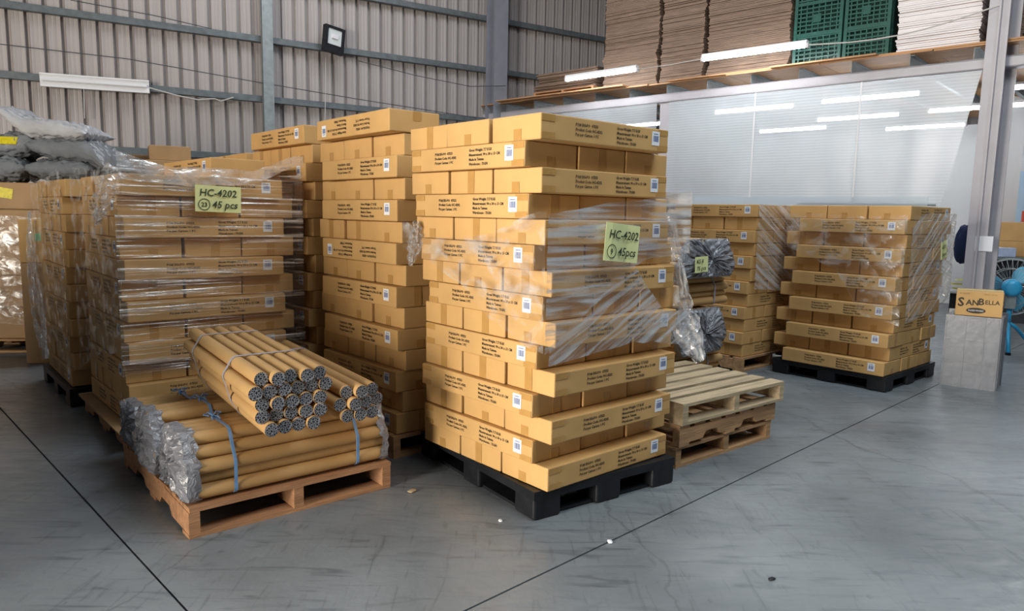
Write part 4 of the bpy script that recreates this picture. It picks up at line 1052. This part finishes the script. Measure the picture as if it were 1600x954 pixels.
def bag(u, v, Y, sx, sy, sz, rz, mt, seed, label, tilt=(0, 0), lab=False, ear=0.0, droop=0.0):
    p = at_depth(u, v, Y); o = link('grey_bag', bag_mesh(sx, sy, sz, mt, seed, ear, droop), None, (p[0], p[1], p[2]), rot=(tilt[0], tilt[1], rz)); tag(o, label, 'bag', 'grey bags on the boxes')
    if lab: link('yellow_label', MB().box(-0.085, 0.085, -0.002, 0, -0.045, 0.045).mesh('yellow_label', M['yellow']), o, (0.13, -sy * 0.90, sz * 0.30), rot=(-0.55, 0.1, 0.05))
    return o
bag(2, 264, 7.55, 0.38, 0.30, 0.125, 0.12, 'bag', 1.0, 'plump grey bag at the bottom of the pile over the yellow labelled box')
bag(114, 266, 7.60, 0.35, 0.30, 0.105, 0.0, 'bag', 2.3, 'flat grey bag lowest beside the wrapped stack top')
bag(12, 230, 7.60, 0.38, 0.28, 0.125, 0.15, 'bag', 3.7, 'grey bag with a yellow label, resting on the plump one', (0, -0.10), True)
bag(128, 237, 7.60, 0.42, 0.28, 0.12, -0.05, 'bag', 5.1, 'wrinkled dark grey bag leaning down towards the metal wall', (0, 0.10), False, 0.0, 0.25)
bag(88, 205, 7.62, 0.48, 0.26, 0.10, -0.05, 'bag_l', 6.6, 'pale silver bag lying topmost on the pile', (0, 0.08), False, 0.34)
# board and boxes by the wall behind the left stack
for (u0, v0, Y, sx, sz, mt, lab) in ((265, 252, 8.3, 0.42, 0.16, 'card3', 'small brown box on a board between grey bags and farthest cartons'), (222, 262, 8.6, 0.30, 0.14, 'card3', 'dark little box beside the grey bags near the metal wall')):
    p = at_depth(u0, v0, Y); o = link('small_box', bevel_box('small_box', sx, 0.35, sz, 0.005, M[mt]), None, (p[0], p[1], p[2]), 0.5); tag(o, lab, 'box')
    o = link('tall_box', bevel_box('tall_box', sx + 0.1, 0.45, p[2] - 0.004, 0.006, M['card3']), None, (p[0], p[1], 0), 0.5); tag(o, 'tall dark box carrying the ' + ('small brown box' if u0 == 265 else 'dark little box'), 'box')

# ================================================================== WALL FITTINGS
fo = empty('floodlight', (*on_plane(517, 70, W0 + np.array([0.10, -0.17]), w2)[:2], float(on_plane(517, 70, W0, w2)[2])), WA + 0.25); fo.rotation_euler = (0, math.radians(6), WA + 0.25)
tag(fo, 'black square floodlight clamped on the wall girt', 'floodlight')
MB().box(-0.15, 0.15, -0.10, -0.09, -0.06, -0.01 + 0.22).build('glass', M['glassw'], fo)
fr2 = MB()
for (x0, x1, z0, z1) in ((-0.17, -0.12, -0.18, 0.21), (0.12, 0.17, -0.18, 0.21), (-0.12, 0.12, 0.17, 0.21), (-0.12, 0.12, -0.18, -0.09)): fr2.box(x0, x1, -0.115, -0.03, z0, z1)
fr2.build('frame', M['black'], fo); MB().box(-0.12, 0.12, -0.09, 0.02, -0.09, 0.17).build('housing', M['black'], fo); MB().box(-0.03, 0.03, 0.02, 0.12, -0.10, -0.02).build('bracket', M['black'], fo)
MB().box(-0.05, 0.05, -0.12, -0.1, 0.03, 0.09).build('led_plate', M['white'], fo)
b0, b1 = on_plane(62, 124, W0 + np.array([0.08, -0.14]), w2), on_plane(233, 136, W0 + np.array([0.08, -0.14]), w2)
ub = empty('unlit_batten', tuple(float(x) for x in (b0 + b1) / 2), rot=(0, -math.asin((b1 - b0)[2] / np.linalg.norm(b1 - b0)), WA)); tag(ub, 'unlit white batten lamp fixed along the metal wall', 'lamp')
Lb = float(np.linalg.norm(b1 - b0))
MB().box(-Lb / 2, Lb / 2, -0.01, 0.03, -0.085, 0.085).build('reflector', M['white'], ub)
MB().tube([(-Lb / 2 + 0.03, -0.03, 0), (Lb / 2 - 0.03, -0.03, 0)], 0.02, 10).build('tube', M['white'], ub)
for s_ in (-0.085, 0.065): MB().box(-Lb / 2, Lb / 2, -0.03, -0.01, s_, s_ + 0.02).build('reflector_edge', M['white'], ub)
def wall_wire(px, label, r=0.006, mt='cable', off=0.16):
    Wp = W0 + np.array([0.52, -0.85]) * off
    P = [tuple(on_plane(u, v, Wp, w2)) for u, v in px]
    o = MB().tube(P, r, 5).build('wire', M[mt]); tag(o, label, 'wire')
wall_wire([(0, 69), (200, 92), (412, 130)], 'thin dark wire across the wall above the unlit batten')
wall_wire([(110, 0), (240, 24), (330, 45)], 'thin dark wire crossing the wall near its upper girt')
wall_wire([(425, 132), (560, 155), (745, 184)], 'thin dark wire across the wall beneath the floodlight')
wall_wire([(560, 95), (650, 118), (735, 135), (790, 134)], 'thin dark wire tied to the wall column', off=0.47)
wall_wire([(233, 137), (280, 150), (310, 156), (335, 154), (345, 158), (365, 152)], 'pale cable drooping off the end of the unlit batten', 0.009, 'cable_l')
wall_wire([(131, 138), (132, 185)], 'pale cable hanging straight down below the unlit batten', 0.007, 'cable_l')
wall_wire([(509, 90), (508, 190)], 'pale cable hanging down below the floodlight', 0.006, 'cable_l')

# scraps on the floor
for i, (u, v, lab, mt, sx) in enumerate(((644, 768, 'dry crumpled leaf scrap on the floor beside the black pallet', 'wood_pale', 0.018), (782, 814, 'tiny pale paper scrap on floor near the black pallet corner', 'paper', 0.010), (953, 847, 'small pale scrap lying on the floor joint', 'paper', 0.012), (1206, 905, 'dark rubber ring lying on the bare floor', 'black', 0.011))):
    p = fl(u, v); o = link('floor_scrap', lump('floor_scrap', sx * 1.6, sx, sx * 0.35, mt, 9.0 + i, 0.5, 2), None, (p[0], p[1], 0.001), R(0, 3)); tag(o, lab, 'scrap')

# boxes added out of view to shade the aisle floor from the door
for (x, y, w_, d_, n_, nm) in ((-3.52, 1.75, 0.72, 1.0, 5, 'inner'), (-4.27, 1.75, 0.72, 1.0, 5, 'second'), (-5.02, 1.75, 0.72, 1.0, 5, 'third'), (-5.77, 1.75, 0.72, 1.0, 5, 'outer')):
    for k in range(n_):
        o = link('added_shade_box', bevel_box('added_shade_box', w_, d_, 0.40, 0.006, M['card3']), None, (x, y, 0.402 * k), 0.02)
        tag(o, 'unseen added shade box, %s up, %s column beside the aisle' % (ordinal(k + 1), nm), 'box', 'boxes added to shade the aisle')
